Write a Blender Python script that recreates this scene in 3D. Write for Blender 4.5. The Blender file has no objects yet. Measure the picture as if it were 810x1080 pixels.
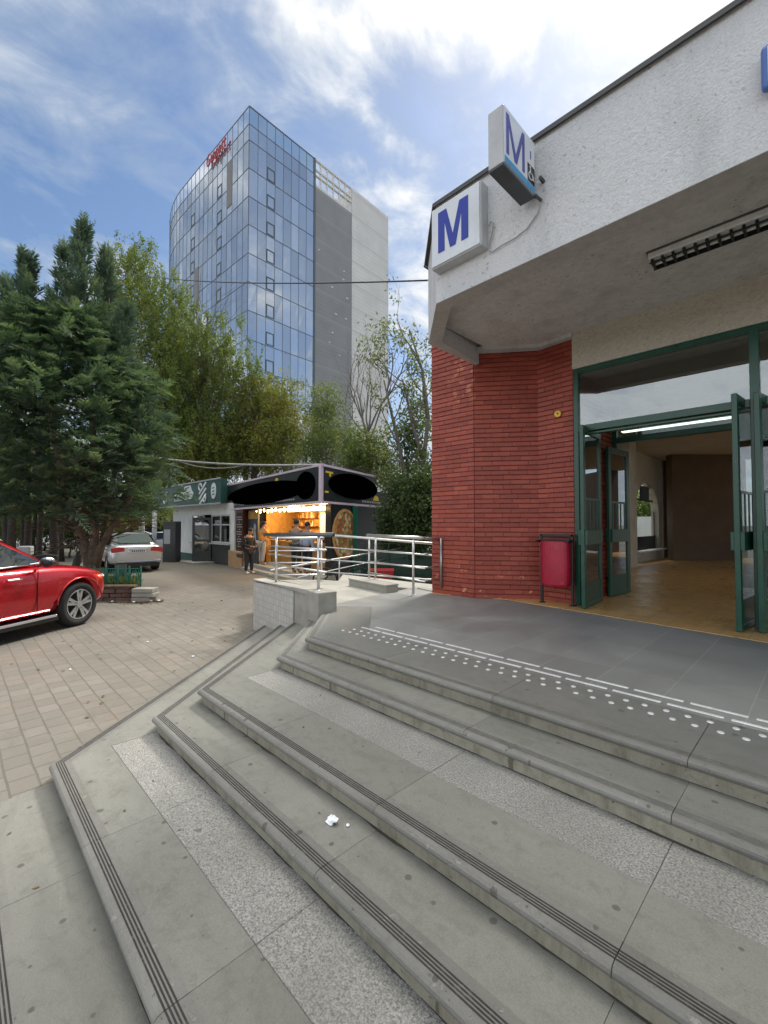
import bpy, bmesh, math, random
import numpy as np
from mathutils import Vector, Matrix

random.seed(7)
RNG = np.random.default_rng(11)
R = math.radians
scene = bpy.context.scene
COL = scene.collection

# ------------------------------------------------------------------ camera
HEAD, PITCH, EYE = R(45.4), R(1.6), 1.13
cam_d = bpy.data.cameras.new('camera')
cam = bpy.data.objects.new('camera', cam_d)
COL.objects.link(cam)
cam.location = (0, 0, EYE)
cam.rotation_euler = (math.pi / 2 + PITCH, 0, HEAD)
cam_d.sensor_width = 36
cam_d.lens = 463.4 / 1080 * 36
cam_d.clip_start = 0.05
cam_d.clip_end = 3000
scene.camera = cam
FW = Vector((-math.sin(HEAD), math.cos(HEAD), 0))
RT = Vector((math.cos(HEAD), math.sin(HEAD), 0))


def polar(depth, px, z):
    """ground plan position at a depth along the view axis"""
    p = FW * depth + RT * ((px - 405) / 463.4 * depth)
    return Vector((p.x, p.y, z))


def gz(y):
    return -0.607 - 0.02 * max(0.0, min(y, 40) - 2)


# ------------------------------------------------------------------ node materials
def nodes_of(m):
    m.use_nodes = True
    nt = m.node_tree
    nt.nodes.clear()
    return nt


class NT:
    def __init__(s, nt):
        s.nt = nt

    def n(s, typ, **kw):
        nd = s.nt.nodes.new(typ)
        for k, v in kw.items():
            setattr(nd, k, v)
        return nd

    def link(s, a, b):
        s.nt.links.new(a, b)

    def put(s, sock, v):
        if isinstance(v, bpy.types.NodeSocket):
            s.link(v, sock)
        elif isinstance(v, (int, float)):
            sock.default_value = v
        else:
            v = tuple(v)
            sock.default_value = v + (1,) if (len(v) == 3 and len(sock.default_value) == 4) else v

    def math(s, op, a, b=0.0, c=0.0, clamp=False):
        nd = s.n('ShaderNodeMath', operation=op, use_clamp=clamp)
        s.put(nd.inputs[0], a); s.put(nd.inputs[1], b); s.put(nd.inputs[2], c)
        return nd.outputs[0]

    def vmath(s, op, a, b=(0, 0, 0)):
        nd = s.n('ShaderNodeVectorMath', operation=op)
        s.put(nd.inputs[0], a); s.put(nd.inputs[1], b)
        return nd.outputs[1] if op in ('DOT_PRODUCT', 'LENGTH') else nd.outputs[0]

    def mix(s, f, a, b, mode='MIX'):
        nd = s.n('ShaderNodeMix', data_type='RGBA', blend_type=mode)
        s.put(nd.inputs[0], f); s.put(nd.inputs[6], a); s.put(nd.inputs[7], b)
        return nd.outputs[2]

    def ramp(s, f, lo, hi):
        nd = s.n('ShaderNodeMapRange', clamp=True)
        s.put(nd.inputs[0], f)
        nd.inputs[1].default_value = lo; nd.inputs[2].default_value = hi
        return nd.outputs[0]

    def noise(s, vec, scale, detail=5, rough=.55, dist=0.0):
        nd = s.n('ShaderNodeTexNoise')
        s.link(vec, nd.inputs['Vector'])
        nd.inputs['Scale'].default_value = scale
        nd.inputs['Detail'].default_value = detail
        nd.inputs['Roughness'].default_value = rough
        nd.inputs['Distortion'].default_value = dist
        return nd.outputs['Fac']

    def obj(s):
        return s.n('ShaderNodeTexCoord').outputs['Object']

    def attr(s, name):
        return s.n('ShaderNodeAttribute', attribute_name=name).outputs['Fac']

    def bump(s, h, strength=.5, dist=.01, normal=None):
        nd = s.n('ShaderNodeBump')
        nd.inputs['Strength'].default_value = strength
        nd.inputs['Distance'].default_value = dist
        s.link(h, nd.inputs['Height'])
        if normal is not None:
            s.link(normal, nd.inputs['Normal'])
        return nd.outputs[0]

    def scalevec(s, v, sc):
        nd = s.n('ShaderNodeMapping')
        s.link(v, nd.inputs[0])
        nd.inputs['Scale'].default_value = sc
        return nd.outputs[0]

    def out(s, sh):
        o = s.n('ShaderNodeOutputMaterial')
        s.link(sh, o.inputs[0])

    def pbr(s, color, rough=.7, metal=0.0, normal=None, spec=.5, coat=0.0):
        b = s.n('ShaderNodeBsdfPrincipled')
        s.put(b.inputs['Base Color'], color)
        s.put(b.inputs['Roughness'], rough)
        s.put(b.inputs['Metallic'], metal)
        b.inputs['Specular IOR Level'].default_value = spec
        b.inputs['Coat Weight'].default_value = coat
        b.inputs['Coat Roughness'].default_value = .04
        if normal is not None:
            s.link(normal, b.inputs['Normal'])
        return b.outputs[0]


def newmat(name):
    m = bpy.data.materials.new(name)
    return m, NT(nodes_of(m))


def plain(name, base, rough=.6, metal=0.0, var=.12, scale=6.0, bump=.0, bscale=80, stain=None,
          stain_amt=.5, stain_scale=2.0, stain_lo=.5, stain_hi=.75, rnd=0.0, spec=.5, coat=0.0, speck=None, speck_scale=60,
          speck_lo=.62, speck_hi=.7):
    """general weathered surface: two scales of noise, optional stains, specks and per-face variation"""
    m, t = newmat(name)
    co = t.obj()
    b = Vector(base)
    n1 = t.noise(co, scale, 6, .6)
    c = t.mix(t.ramp(n1, .3, .7), tuple(b * (1 - var)), tuple(b * (1 + var)))
    if rnd:
        a = t.attr('rnd')
        k = t.math('ADD', t.math('MULTIPLY', a, 2 * rnd), 1 - rnd)
        c = t.mix(1.0, c, t.n_comb(k), 'MULTIPLY')
    if stain is not None:
        f = t.ramp(t.noise(co, stain_scale, 7, .65, .4), stain_lo, stain_hi)
        c = t.mix(t.math('MULTIPLY', f, stain_amt), c, stain)
    if speck is not None:
        f = t.ramp(t.noise(co, speck_scale, 2, .5), speck_lo, speck_hi)
        c = t.mix(f, c, speck)
    nrm = None
    if bump:
        nrm = t.bump(t.noise(co, bscale, 5, .6), 1.0, bump)
    rr = t.math('ADD', t.math('MULTIPLY', n1, .16), rough - .08, clamp=True) if rough > .1 else rough
    t.out(t.pbr(c, rr, metal, nrm, spec, coat))
    return m


def _comb(self, k):
    nd = self.n('ShaderNodeCombineColor')
    for i in range(3):
        self.put(nd.inputs[i], k)
    return nd.outputs[0]


NT.n_comb = _comb

MAT = {}


def emit(name, col, strength):
    m, t = newmat(name)
    e = t.n('ShaderNodeEmission')
    t.put(e.inputs[0], col); e.inputs[1].default_value = strength
    t.out(e.outputs[0])
    return m


def glass_pane(name, tint=(.75, .8, .8), refl=.08, ior=1.5, rough=.0):
    m, t = newmat(name)
    tr = t.n('ShaderNodeBsdfTransparent'); t.put(tr.inputs[0], tint)
    gl = t.n('ShaderNodeBsdfGlossy'); t.put(gl.inputs[0], (.95, .97, 1)); gl.inputs['Roughness'].default_value = rough
    fr = t.n('ShaderNodeFresnel'); fr.inputs[0].default_value = ior
    f = t.math('ADD', t.math('MULTIPLY', fr.outputs[0], 1.5), refl, clamp=True)
    mx = t.n('ShaderNodeMixShader')
    t.link(f, mx.inputs[0]); t.link(tr.outputs[0], mx.inputs[1]); t.link(gl.outputs[0], mx.inputs[2])
    t.out(mx.outputs[0])
    return m


def clear_pane(name):
    m, t = newmat(name)
    tr = t.n('ShaderNodeBsdfTransparent'); t.put(tr.inputs[0], (.9, .93, .92))
    gl = t.n('ShaderNodeBsdfGlossy'); gl.inputs['Roughness'].default_value = .02
    mx = t.n('ShaderNodeMixShader'); mx.inputs[0].default_value = .04
    t.link(tr.outputs[0], mx.inputs[1]); t.link(gl.outputs[0], mx.inputs[2]); t.out(mx.outputs[0]); return m


def leafmat(name, c0, c1, c2, trans=.35, rough=.55, spec=.3):
    m, t = newmat(name)
    a = t.attr('rnd')
    lo = t.mix(t.ramp(a, 0, .5), c0, c1)
    c = t.mix(t.ramp(a, .5, 1), lo, c2)
    b = t.pbr(c, rough, 0, None, spec)
    tl = t.n('ShaderNodeBsdfTranslucent'); t.link(t.mix(1.0, c, (1.25, 1.3, .7), 'MULTIPLY'), tl.inputs[0])
    mx = t.n('ShaderNodeMixShader'); mx.inputs[0].default_value = trans
    t.link(b, mx.inputs[1]); t.link(tl.outputs[0], mx.inputs[2])
    t.out(mx.outputs[0])
    return m


# stone of the stairs, pavement etc.
def stone(name, base, dark, joint=None, grain=.25, rough=.62, size=None, blotch=.35):
    m, t = newmat(name)
    co = t.obj()
    b = Vector(base)
    big = t.ramp(t.noise(co, 1.3, 6, .6, .3), .3, .72)
    c = t.mix(big, tuple(b * .86), tuple(b * 1.1))
    fine = t.ramp(t.noise(co, 130, 4, .8), .36, .66)
    c = t.mix(t.math('MULTIPLY', fine, grain), c, tuple(b * 1.7))
    mid = t.ramp(t.noise(co, 11, 8, .75, .15), .5, .78)
    c = t.mix(t.math('MULTIPLY', mid, blotch), c, dark)
    vo = t.n('ShaderNodeTexVoronoi', voronoi_dimensions='2D'); t.link(co, vo.inputs['Vector']); vo.inputs['Scale'].default_value = 5.5          # old chewing gum
    vc = t.n('ShaderNodeSeparateColor'); t.link(vo.outputs['Color'], vc.inputs[0])
    vr = t.math('MULTIPLY', t.ramp(vc.outputs[0], .45, 1.0), .10)
    edge = t.math('ADD', vo.outputs['Distance'], t.math('MULTIPLY', t.math('SUBTRACT', t.noise(co, 60, 2, .5), .5), .05))
    spot = t.ramp(t.math('SUBTRACT', vr, edge), -.005, .02)
    c = t.mix(t.math('MULTIPLY', spot, .75), c, tuple(Vector(dark) * .62))
    spot2 = t.ramp(t.noise(co, 43, 1, .5), .775, .80)
    c = t.mix(t.math('MULTIPLY', spot2, .6), c, tuple(Vector(dark) * .8))
    streak = t.ramp(t.noise(t.scalevec(co, (5, 5, .8)), 2.2, 6, .7), .48, .72)
    if name.startswith('riser'): c = t.mix(t.math('MULTIPLY', streak, .6), c, (.10, .082, .05))
    foot = t.ramp(t.noise(t.scalevec(co, (.5, 1.6, 1)), 2.6, 6, .7, .8), .48, .7)
    if not name.startswith('riser'): c = t.mix(t.math('MULTIPLY', foot, .38), c, tuple(Vector(dark) * 1.05))
    a = t.attr('rnd')
    k = t.math('ADD', t.math('MULTIPLY', a, .2), .9)
    c = t.mix(1.0, c, t.n_comb(k), 'MULTIPLY')
    h = t.math('ADD', fine, t.math('MULTIPLY', big, .5))
    if name.startswith(('nosing', 'riser')):
        wear = t.ramp(t.noise(co, 23, 5, .7), .60, .66)
        c = t.mix(t.math('MULTIPLY', wear, .55), c, (.33, .32, .28))
        chip = t.ramp(t.noise(co, 37, 3, .6), .69, .71)
        c = t.mix(t.math('MULTIPLY', chip, .75), c, (.07, .062, .045))
        h = t.math('ADD', h, t.math('MULTIPLY', t.math('ADD', wear, chip), -3.0))
    t.out(t.pbr(c, t.math('ADD', t.math('MULTIPLY', mid, .12), rough - .08), 0, t.bump(h, .7, .0016), .4))
    return m


MAT['stone'] = stone('stair stone', (.185, .184, .162), (.105, .102, .085), blotch=.6, grain=.36)
MAT['riser'] = stone('riser stone', (.30, .28, .215), (.13, .115, .075), blotch=.8, rough=.75)  # light catching the risers is put into a paler base colour
MAT['nosing'] = stone('nosing stone', (.175, .172, .155), (.1, .094, .078), blotch=.45)
MAT['plat_edge'] = stone('platform edge stone', (.172, .172, .158), (.11, .11, .097), rough=.5)


def granite():
    m, t = newmat('flamed granite')
    co = t.obj()
    f = t.ramp(t.noise(co, 120, 3, .75), .32, .66)
    c = t.mix(f, (.085, .083, .076), (.44, .43, .40))
    f2 = t.ramp(t.noise(co, 55, 3, .6), .52, .7)
    c = t.mix(t.math('MULTIPLY', f2, .3), c, (.42, .41, .38))
    big = t.ramp(t.noise(co, 2.0, 5, .6), .42, .72)
    c = t.mix(t.math('MULTIPLY', big, .45), c, (.17, .17, .145))
    spot = t.ramp(t.noise(co, 14, 1, .4), .76, .785)
    c = t.mix(t.math('MULTIPLY', spot, .6), c, (.08, .08, .07))
    t.out(t.pbr(c, .62, 0, t.bump(f, .8, .003), .4))
    return m


MAT['granite'] = granite()


def platform_mat():
    m, t = newmat('platform granite tiles')
    co = t.obj()
    br = t.n('ShaderNodeTexBrick')
    mp = t.n('ShaderNodeMapping'); t.link(co, mp.inputs[0]); mp.inputs['Location'].default_value = (.36, -.15, 0)
    t.link(mp.outputs[0], br.inputs['Vector'])
    br.offset = 0; br.squash = 1
    br.inputs['Scale'].default_value = 1
    br.inputs['Brick Width'].default_value = .43
    br.inputs['Row Height'].default_value = .72
    br.inputs['Mortar Size'].default_value = .0045
    br.inputs['Mortar Smooth'].default_value = .1
    br.inputs['Color1'].default_value = (.185, .186, .175, 1)
    br.inputs['Color2'].default_value = (.245, .246, .232, 1)
    br.inputs['Mortar'].default_value = (.32, .32, .29, 1)
    f = t.ramp(t.noise(co, 110, 4, .8), .34, .66)
    c = t.mix(t.math('MULTIPLY', f, .5), br.outputs['Color'], (.34, .34, .325))
    big = t.ramp(t.noise(co, .9, 6, .6, .5), .4, .65)
    c = t.mix(t.math('MULTIPLY', big, .4), c, (.085, .085, .082))
    worn = t.ramp(t.noise(co, 3.5, 6, .7), .52, .75)
    c = t.mix(t.math('MULTIPLY', worn, .3), c, (.2, .2, .19))
    ro = t.math('SUBTRACT', .6, t.math('MULTIPLY', big, .16))
    t.out(t.pbr(c, ro, 0, t.bump(f, .5, .0015), .5))
    return m


MAT['platform'] = platform_mat()


def pavers_mat():
    m, t = newmat('plaza pavers')
    co = t.obj()
    wob = t.n('ShaderNodeTexNoise'); t.link(co, wob.inputs['Vector']); wob.inputs['Scale'].default_value = 1.5
    v = t.vmath('ADD', co, t.vmath('MULTIPLY', wob.outputs['Color'], (.03, .03, 0)))
    br = t.n('ShaderNodeTexBrick')
    t.link(v, br.inputs['Vector'])
    br.offset = .5
    br.inputs['Scale'].default_value = 1
    br.inputs['Brick Width'].default_value = .2
    br.inputs['Row Height'].default_value = .158
    br.inputs['Mortar Size'].default_value = .008
    br.inputs['Mortar Smooth'].default_value = .4
    br.inputs['Bias'].default_value = 0
    br.inputs['Color1'].default_value = (.165, .152, .13, 1)
    br.inputs['Color2'].default_value = (.205, .19, .163, 1)
    br.inputs['Mortar'].default_value = (.115, .105, .086, 1)
    c = br.outputs['Color']
    big = t.ramp(t.noise(co, .35, 6, .6, .6), .38, .68)
    c = t.mix(t.math('MULTIPLY', big, .6), c, (.135, .125, .105))
    mos = t.ramp(t.noise(co, 1.7, 7, .7, .4), .52, .72)
    c = t.mix(t.math('MULTIPLY', mos, .4), c, (.26, .238, .195))
    drk = t.ramp(t.noise(t.scalevec(co, (.6, 1.6, 1)), 2.6, 7, .75, .3), .55, .75)
    c = t.mix(t.math('MULTIPLY', drk, .55), c, (.10, .092, .076))
    red = t.ramp(t.noise(co, .8, 5, .7, .5), .6, .7)
    c = t.mix(t.math('MULTIPLY', red, .2), c, (.25, .14, .115))
    fine = t.noise(co, 60, 4, .7)
    c = t.mix(t.math('MULTIPLY', t.ramp(fine, .5, .8), .35), c, (.1, .09, .075))
    # farther out the pavers are dusty and covered by old asphalt patches
    sep = t.n('ShaderNodeSeparateXYZ'); t.link(co, sep.inputs[0])
    far = t.math('ADD', sep.outputs[0], t.math('MULTIPLY', t.noise(co, .5, 4, .6), 3.0))
    c = t.mix(t.ramp(far, -11.2, -12.0), c, t.mix(t.noise(co, 2.5, 6, .7), (.105, .095, .08), (.165, .15, .125)))
    h = t.math('ADD', t.math('MULTIPLY', br.outputs['Fac'], -1.0), t.math('MULTIPLY', fine, .25))
    t.out(t.pbr(c, .75, 0, t.bump(h, .5, .006), .35))
    return m


MAT['pavers'] = pavers_mat()
MAT['ground'] = plain('far ground', (.13, .12, .10), .9, var=.25, scale=.5)


def stucco(name, base, dirt, bump=.012, speckamt=.5, sc=34, specklo=.6):
    m, t = newmat(name)
    co = t.obj()
    b = Vector(base)
    n = t.noise(co, sc, 5, .6)
    n2 = t.noise(co, sc * .45, 4, .6, .4)
    c = t.mix(t.ramp(n, .3, .7), tuple(b * .86), tuple(b * 1.06))
    cl = t.ramp(t.noise(co, 1.6, 5, .6), .38, .62)
    sp = t.math('MULTIPLY', t.ramp(t.noise(t.scalevec(co, (1, 1, .8)), 30, 2, .6, .2), specklo, specklo + .09), t.math('ADD', t.math('MULTIPLY', cl, .7), .3))
    c = t.mix(t.math('MULTIPLY', sp, speckamt), c, dirt)
    st = t.ramp(t.noise(t.scalevec(co, (1, 1, .25)), 2.2, 6, .7), .5, .75)
    c = t.mix(t.math('MULTIPLY', st, .35), c, dirt)
    h = t.math('ADD', n, t.math('MULTIPLY', n2, 1.2))
    t.out(t.pbr(c, .85, 0, t.bump(h, .9, bump), .3))
    return m


MAT['stucco'] = stucco('white rough plaster', (.61, .615, .625), (.19, .19, .19), .010, .7, 62, .625)
MAT['soffit'] = stucco('grey painted soffit', (.56, .555, .54), (.09, .09, .088), .004, .95, 14, .64)
MAT['rim'] = stucco('canopy rim plaster', (.45, .44, .42), (.2, .2, .19), .003, .5, 18, .66)
MAT['lintel'] = stucco('cream combed plaster', (.52, .48, .405), (.3, .27, .22), .02, .5, 24, .6)
MAT['cream'] = plain('cream wall', (.5, .46, .38), .8, var=.1, scale=3, stain=(.25, .22, .17), stain_amt=.4, bump=.002)
MAT['dark_wall'] = plain('dark hall wall', (.13, .088, .055), .7, var=.15, scale=2)
MAT['hall_ceiling'] = plain('hall ceiling', (.45, .40, .33), .8, var=.1, scale=2)
MAT['concrete'] = plain('parapet concrete', (.30, .29, .25), .85, var=.16, scale=5, bump=.003, bscale=50, stain=(.2, .19, .15), stain_amt=.6, stain_scale=3)
MAT['light_conc'] = plain('light ramp concrete', (.31, .30, .265), .85, var=.14, scale=4, bump=.002, stain=(.25, .24, .2), stain_amt=.5)


def parapet_mat():
    m, t = newmat('small tiled parapet face')
    co = t.obj()
    br = t.n('ShaderNodeTexBrick')
    mp = t.n('ShaderNodeMapping'); t.link(co, mp.inputs[0]); mp.inputs['Rotation'].default_value = (math.pi / 2, 0, 0)
    t.link(mp.outputs[0], br.inputs['Vector'])
    br.offset = 0
    br.inputs['Scale'].default_value = 1
    br.inputs['Brick Width'].default_value = .095; br.inputs['Row Height'].default_value = .1
    br.inputs['Mortar Size'].default_value = .007; br.inputs['Mortar Smooth'].default_value = .3
    br.inputs['Color1'].default_value = (.40, .41, .4, 1); br.inputs['Color2'].default_value = (.5, .51, .5, 1)
    br.inputs['Mortar'].default_value = (.36, .33, .26, 1)
    n = t.ramp(t.noise(co, 5, 6, .7, .5), .42, .68)
    c = t.mix(t.math('MULTIPLY', n, .75), br.outputs['Color'], (.42, .385, .31))
    t.out(t.pbr(c, .7, 0, t.bump(t.math('MULTIPLY', br.outputs['Fac'], -1), .4, .004), .4))
    return m


MAT['parapet'] = parapet_mat()


def brick_mat():
    m, t = newmat('red painted brick')
    co = t.obj()
    a = t.attr('rnd')
    c = t.mix(a, (.26, .046, .028), (.38, .08, .046))
    n = t.ramp(t.noise(co, 3.2, 6, .65, .3), .35, .7)
    c = t.mix(t.math('MULTIPLY', n, .45), c, (.19, .028, .02))
    sep = t.n('ShaderNodeSeparateXYZ'); t.link(co, sep.inputs[0])
    # paint flaked off near the foot, pale scuffs higher up
    low = t.ramp(sep.outputs[2], .75, .1)
    fl = t.ramp(t.noise(co, 11, 3, .6), .665, .675)
    c = t.mix(t.math('MULTIPLY', fl, low), c, (.62, .27, .15))
    hi = t.ramp(sep.outputs[2], 2.85, 3.15)
    lf = t.ramp(sep.outputs[0], -1.85, -1.6)
    fl2 = t.ramp(t.noise(co, 8, 3, .6), .55, .58)
    c = t.mix(t.math('MULTIPLY', t.math('MULTIPLY', fl2, hi), t.math('MULTIPLY', lf, t.ramp(sep.outputs[1], -.44, -.47))), c, (.5, .17, .09))
    sc = t.ramp(t.noise(t.scalevec(co, (1.2, 1.2, 14)), 3.0, 4, .6), .655, .69)
    c = t.mix(t.math('MULTIPLY', sc, .5), c, (.42, .2, .15))
    ch = t.ramp(t.noise(co, 30, 2, .5), .755, .765)
    c = t.mix(ch, c, (.6, .38, .3))
    nz = t.noise(co, 70, 4, .6)
    t.out(t.pbr(c, .48, 0, t.bump(nz, .5, .004), .4))
    return m


MAT['brick'] = brick_mat()
MAT['mortar'] = plain('painted mortar', (.15, .028, .022), .7, var=.3, scale=20, bump=.004)


def tile_floor():
    m, t = newmat('ochre hall floor tiles')
    co = t.obj()
    br = t.n('ShaderNodeTexBrick'); t.link(co, br.inputs['Vector'])
    br.offset = 0
    br.inputs['Scale'].default_value = 1
    br.inputs['Brick Width'].default_value = .24; br.inputs['Row Height'].default_value = .12
    br.inputs['Mortar Size'].default_value = .003
    br.inputs['Color1'].default_value = (.60, .345, .115, 1); br.inputs['Color2'].default_value = (.72, .44, .16, 1)
    br.inputs['Mortar'].default_value = (.28, .17, .08, 1)
    n = t.ramp(t.noise(co, 1.5, 6, .65, .4), .42, .7)
    c = t.mix(t.math('MULTIPLY', n, .5), br.outputs['Color'], (.3, .19, .09))
    t.out(t.pbr(c, t.math('ADD', .27, t.math('MULTIPLY', n, .2)), 0, None, .5))
    return m


MAT['tiles'] = tile_floor()
MAT['green'] = plain('green gloss paint', (.006, .06, .036), .3, var=.2, scale=5, stain=(.012, .04, .03), stain_amt=.6, stain_scale=3,
                     speck=(.3, .34, .3), speck_scale=45, speck_lo=.76, speck_hi=.78, bump=.002, bscale=14)
MAT['green_dark'] = plain('dark green panel', (.006, .04, .03), .35, var=.2, scale=5)
MAT['pane'] = glass_pane('door glass', (.62, .68, .66), .1)
MAT['pane_clear'] = clear_pane('thin clear window')
MAT['shopglass'] = glass_pane('shop glass', (.35, .4, .4), .1)
MAT['steel'] = plain('brushed stainless steel', (.66, .66, .64), .36, .95, var=.08, scale=12, rnd=0)
MAT['steel_dull'] = plain('dull steel tube', (.36, .365, .36), .38, .9, var=.15, scale=8)
MAT['steel_shaded'] = plain('shade-darkened handrail', (.12, .125, .13), .35, .5, var=.15, scale=8)  # shade on the parapet's top rail, put into a darker steel colour
MAT['black'] = plain('black paint', (.012, .012, .013), .4, var=.2)
MAT['rubber'] = plain('black rubber', (.014, .014, .014), .8, var=.2, scale=20)
MAT['strip'] = plain('anti slip strip', (.026, .024, .023), .75, var=.3, scale=12, speck=(.09, .085, .075), speck_scale=40, speck_lo=.6, speck_hi=.75)
MAT['strip_worn'] = plain('worn anti slip band', (.12, .118, .108), .75, var=.25, scale=12, speck=(.17, .165, .15), speck_scale=40, speck_lo=.55, speck_hi=.75)
MAT['bar_white'] = plain('worn white metal', (.72, .73, .72), .35, .2, var=.12, scale=12, stain=(.35, .35, .33), stain_amt=.5, stain_scale=9)
MAT['bin_red'] = plain('crimson bin paint', (.36, .006, .03), .38, var=.14, scale=5, stain=(.5, .16, .2), stain_amt=.35, stain_scale=14, stain_lo=.58, stain_hi=.75)
MAT['sign_white'] = plain('sign box white', (.62, .65, .68), .4, var=.06, scale=4, stain=(.42, .44, .46), stain_amt=.4, stain_scale=3)
MAT['sign_grey'] = plain('sign box grey', (.42, .43, .44), .5, var=.12, scale=6, stain=(.25, .25, .24), stain_amt=.5)
MAT['sign_under'] = plain('sign underside', (.06, .065, .075), .6, var=.15)
MAT['blue'] = plain('letter blue', (.016, .035, .30), .4, var=.06)
MAT['blue2'] = plain('faded letter blue', (.07, .075, .3), .5, var=.1)
MAT['cyan'] = plain('light blue band', (.06, .27, .5), .5, var=.15, scale=25)
MAT['frame_blue'] = plain('blue sign frame', (.07, .14, .38), .4)
MAT['gutter'] = plain('grey roof flashing', (.07, .07, .07), .6, var=.2, stain=(.05, .05, .05), stain_amt=.6)
MAT['cable'] = plain('grey cable', (.3, .3, .29), .6)
MAT['wire'] = plain('black wire', (.02, .02, .022), .5)
MAT['yellow'] = plain('yellow sticker', (.75, .5, .04), .5)
MAT['red_sign'] = plain('red letters', (.36, .03, .03), .4)
MAT['bark'] = plain('brown bark', (.12, .085, .058), .95, var=.35, scale=9, bump=.02, bscale=22, stain=(.05, .04, .03), stain_amt=.7, stain_scale=5)
MAT['bark_grey'] = plain('grey bark', (.13, .115, .095), .95, var=.3, scale=9, bump=.012, bscale=25)
MAT['bark_dark'] = plain('dark bark', (.04, .034, .028), .95, var=.3, scale=9, bump=.012, bscale=25)
MAT['conifer'] = leafmat('dark conifer sprays', (.036, .066, .047), (.075, .122, .078), (.155, .21, .12), .34, .55)
MAT['birch'] = leafmat('yellow green birch leaves', (.065, .10, .03), (.125, .17, .042), (.235, .245, .065), .52)
MAT['mid'] = leafmat('olive green leaves', (.05, .08, .028), (.10, .135, .042), (.185, .195, .065), .5)
MAT['gold'] = leafmat('gold tinged leaves', (.085, .11, .028), (.15, .165, .04), (.27, .225, .06), .5)
MAT['deep'] = leafmat('dark bush leaves', (.022, .045, .016), (.048, .08, .026), (.10, .13, .045), .4)


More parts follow.
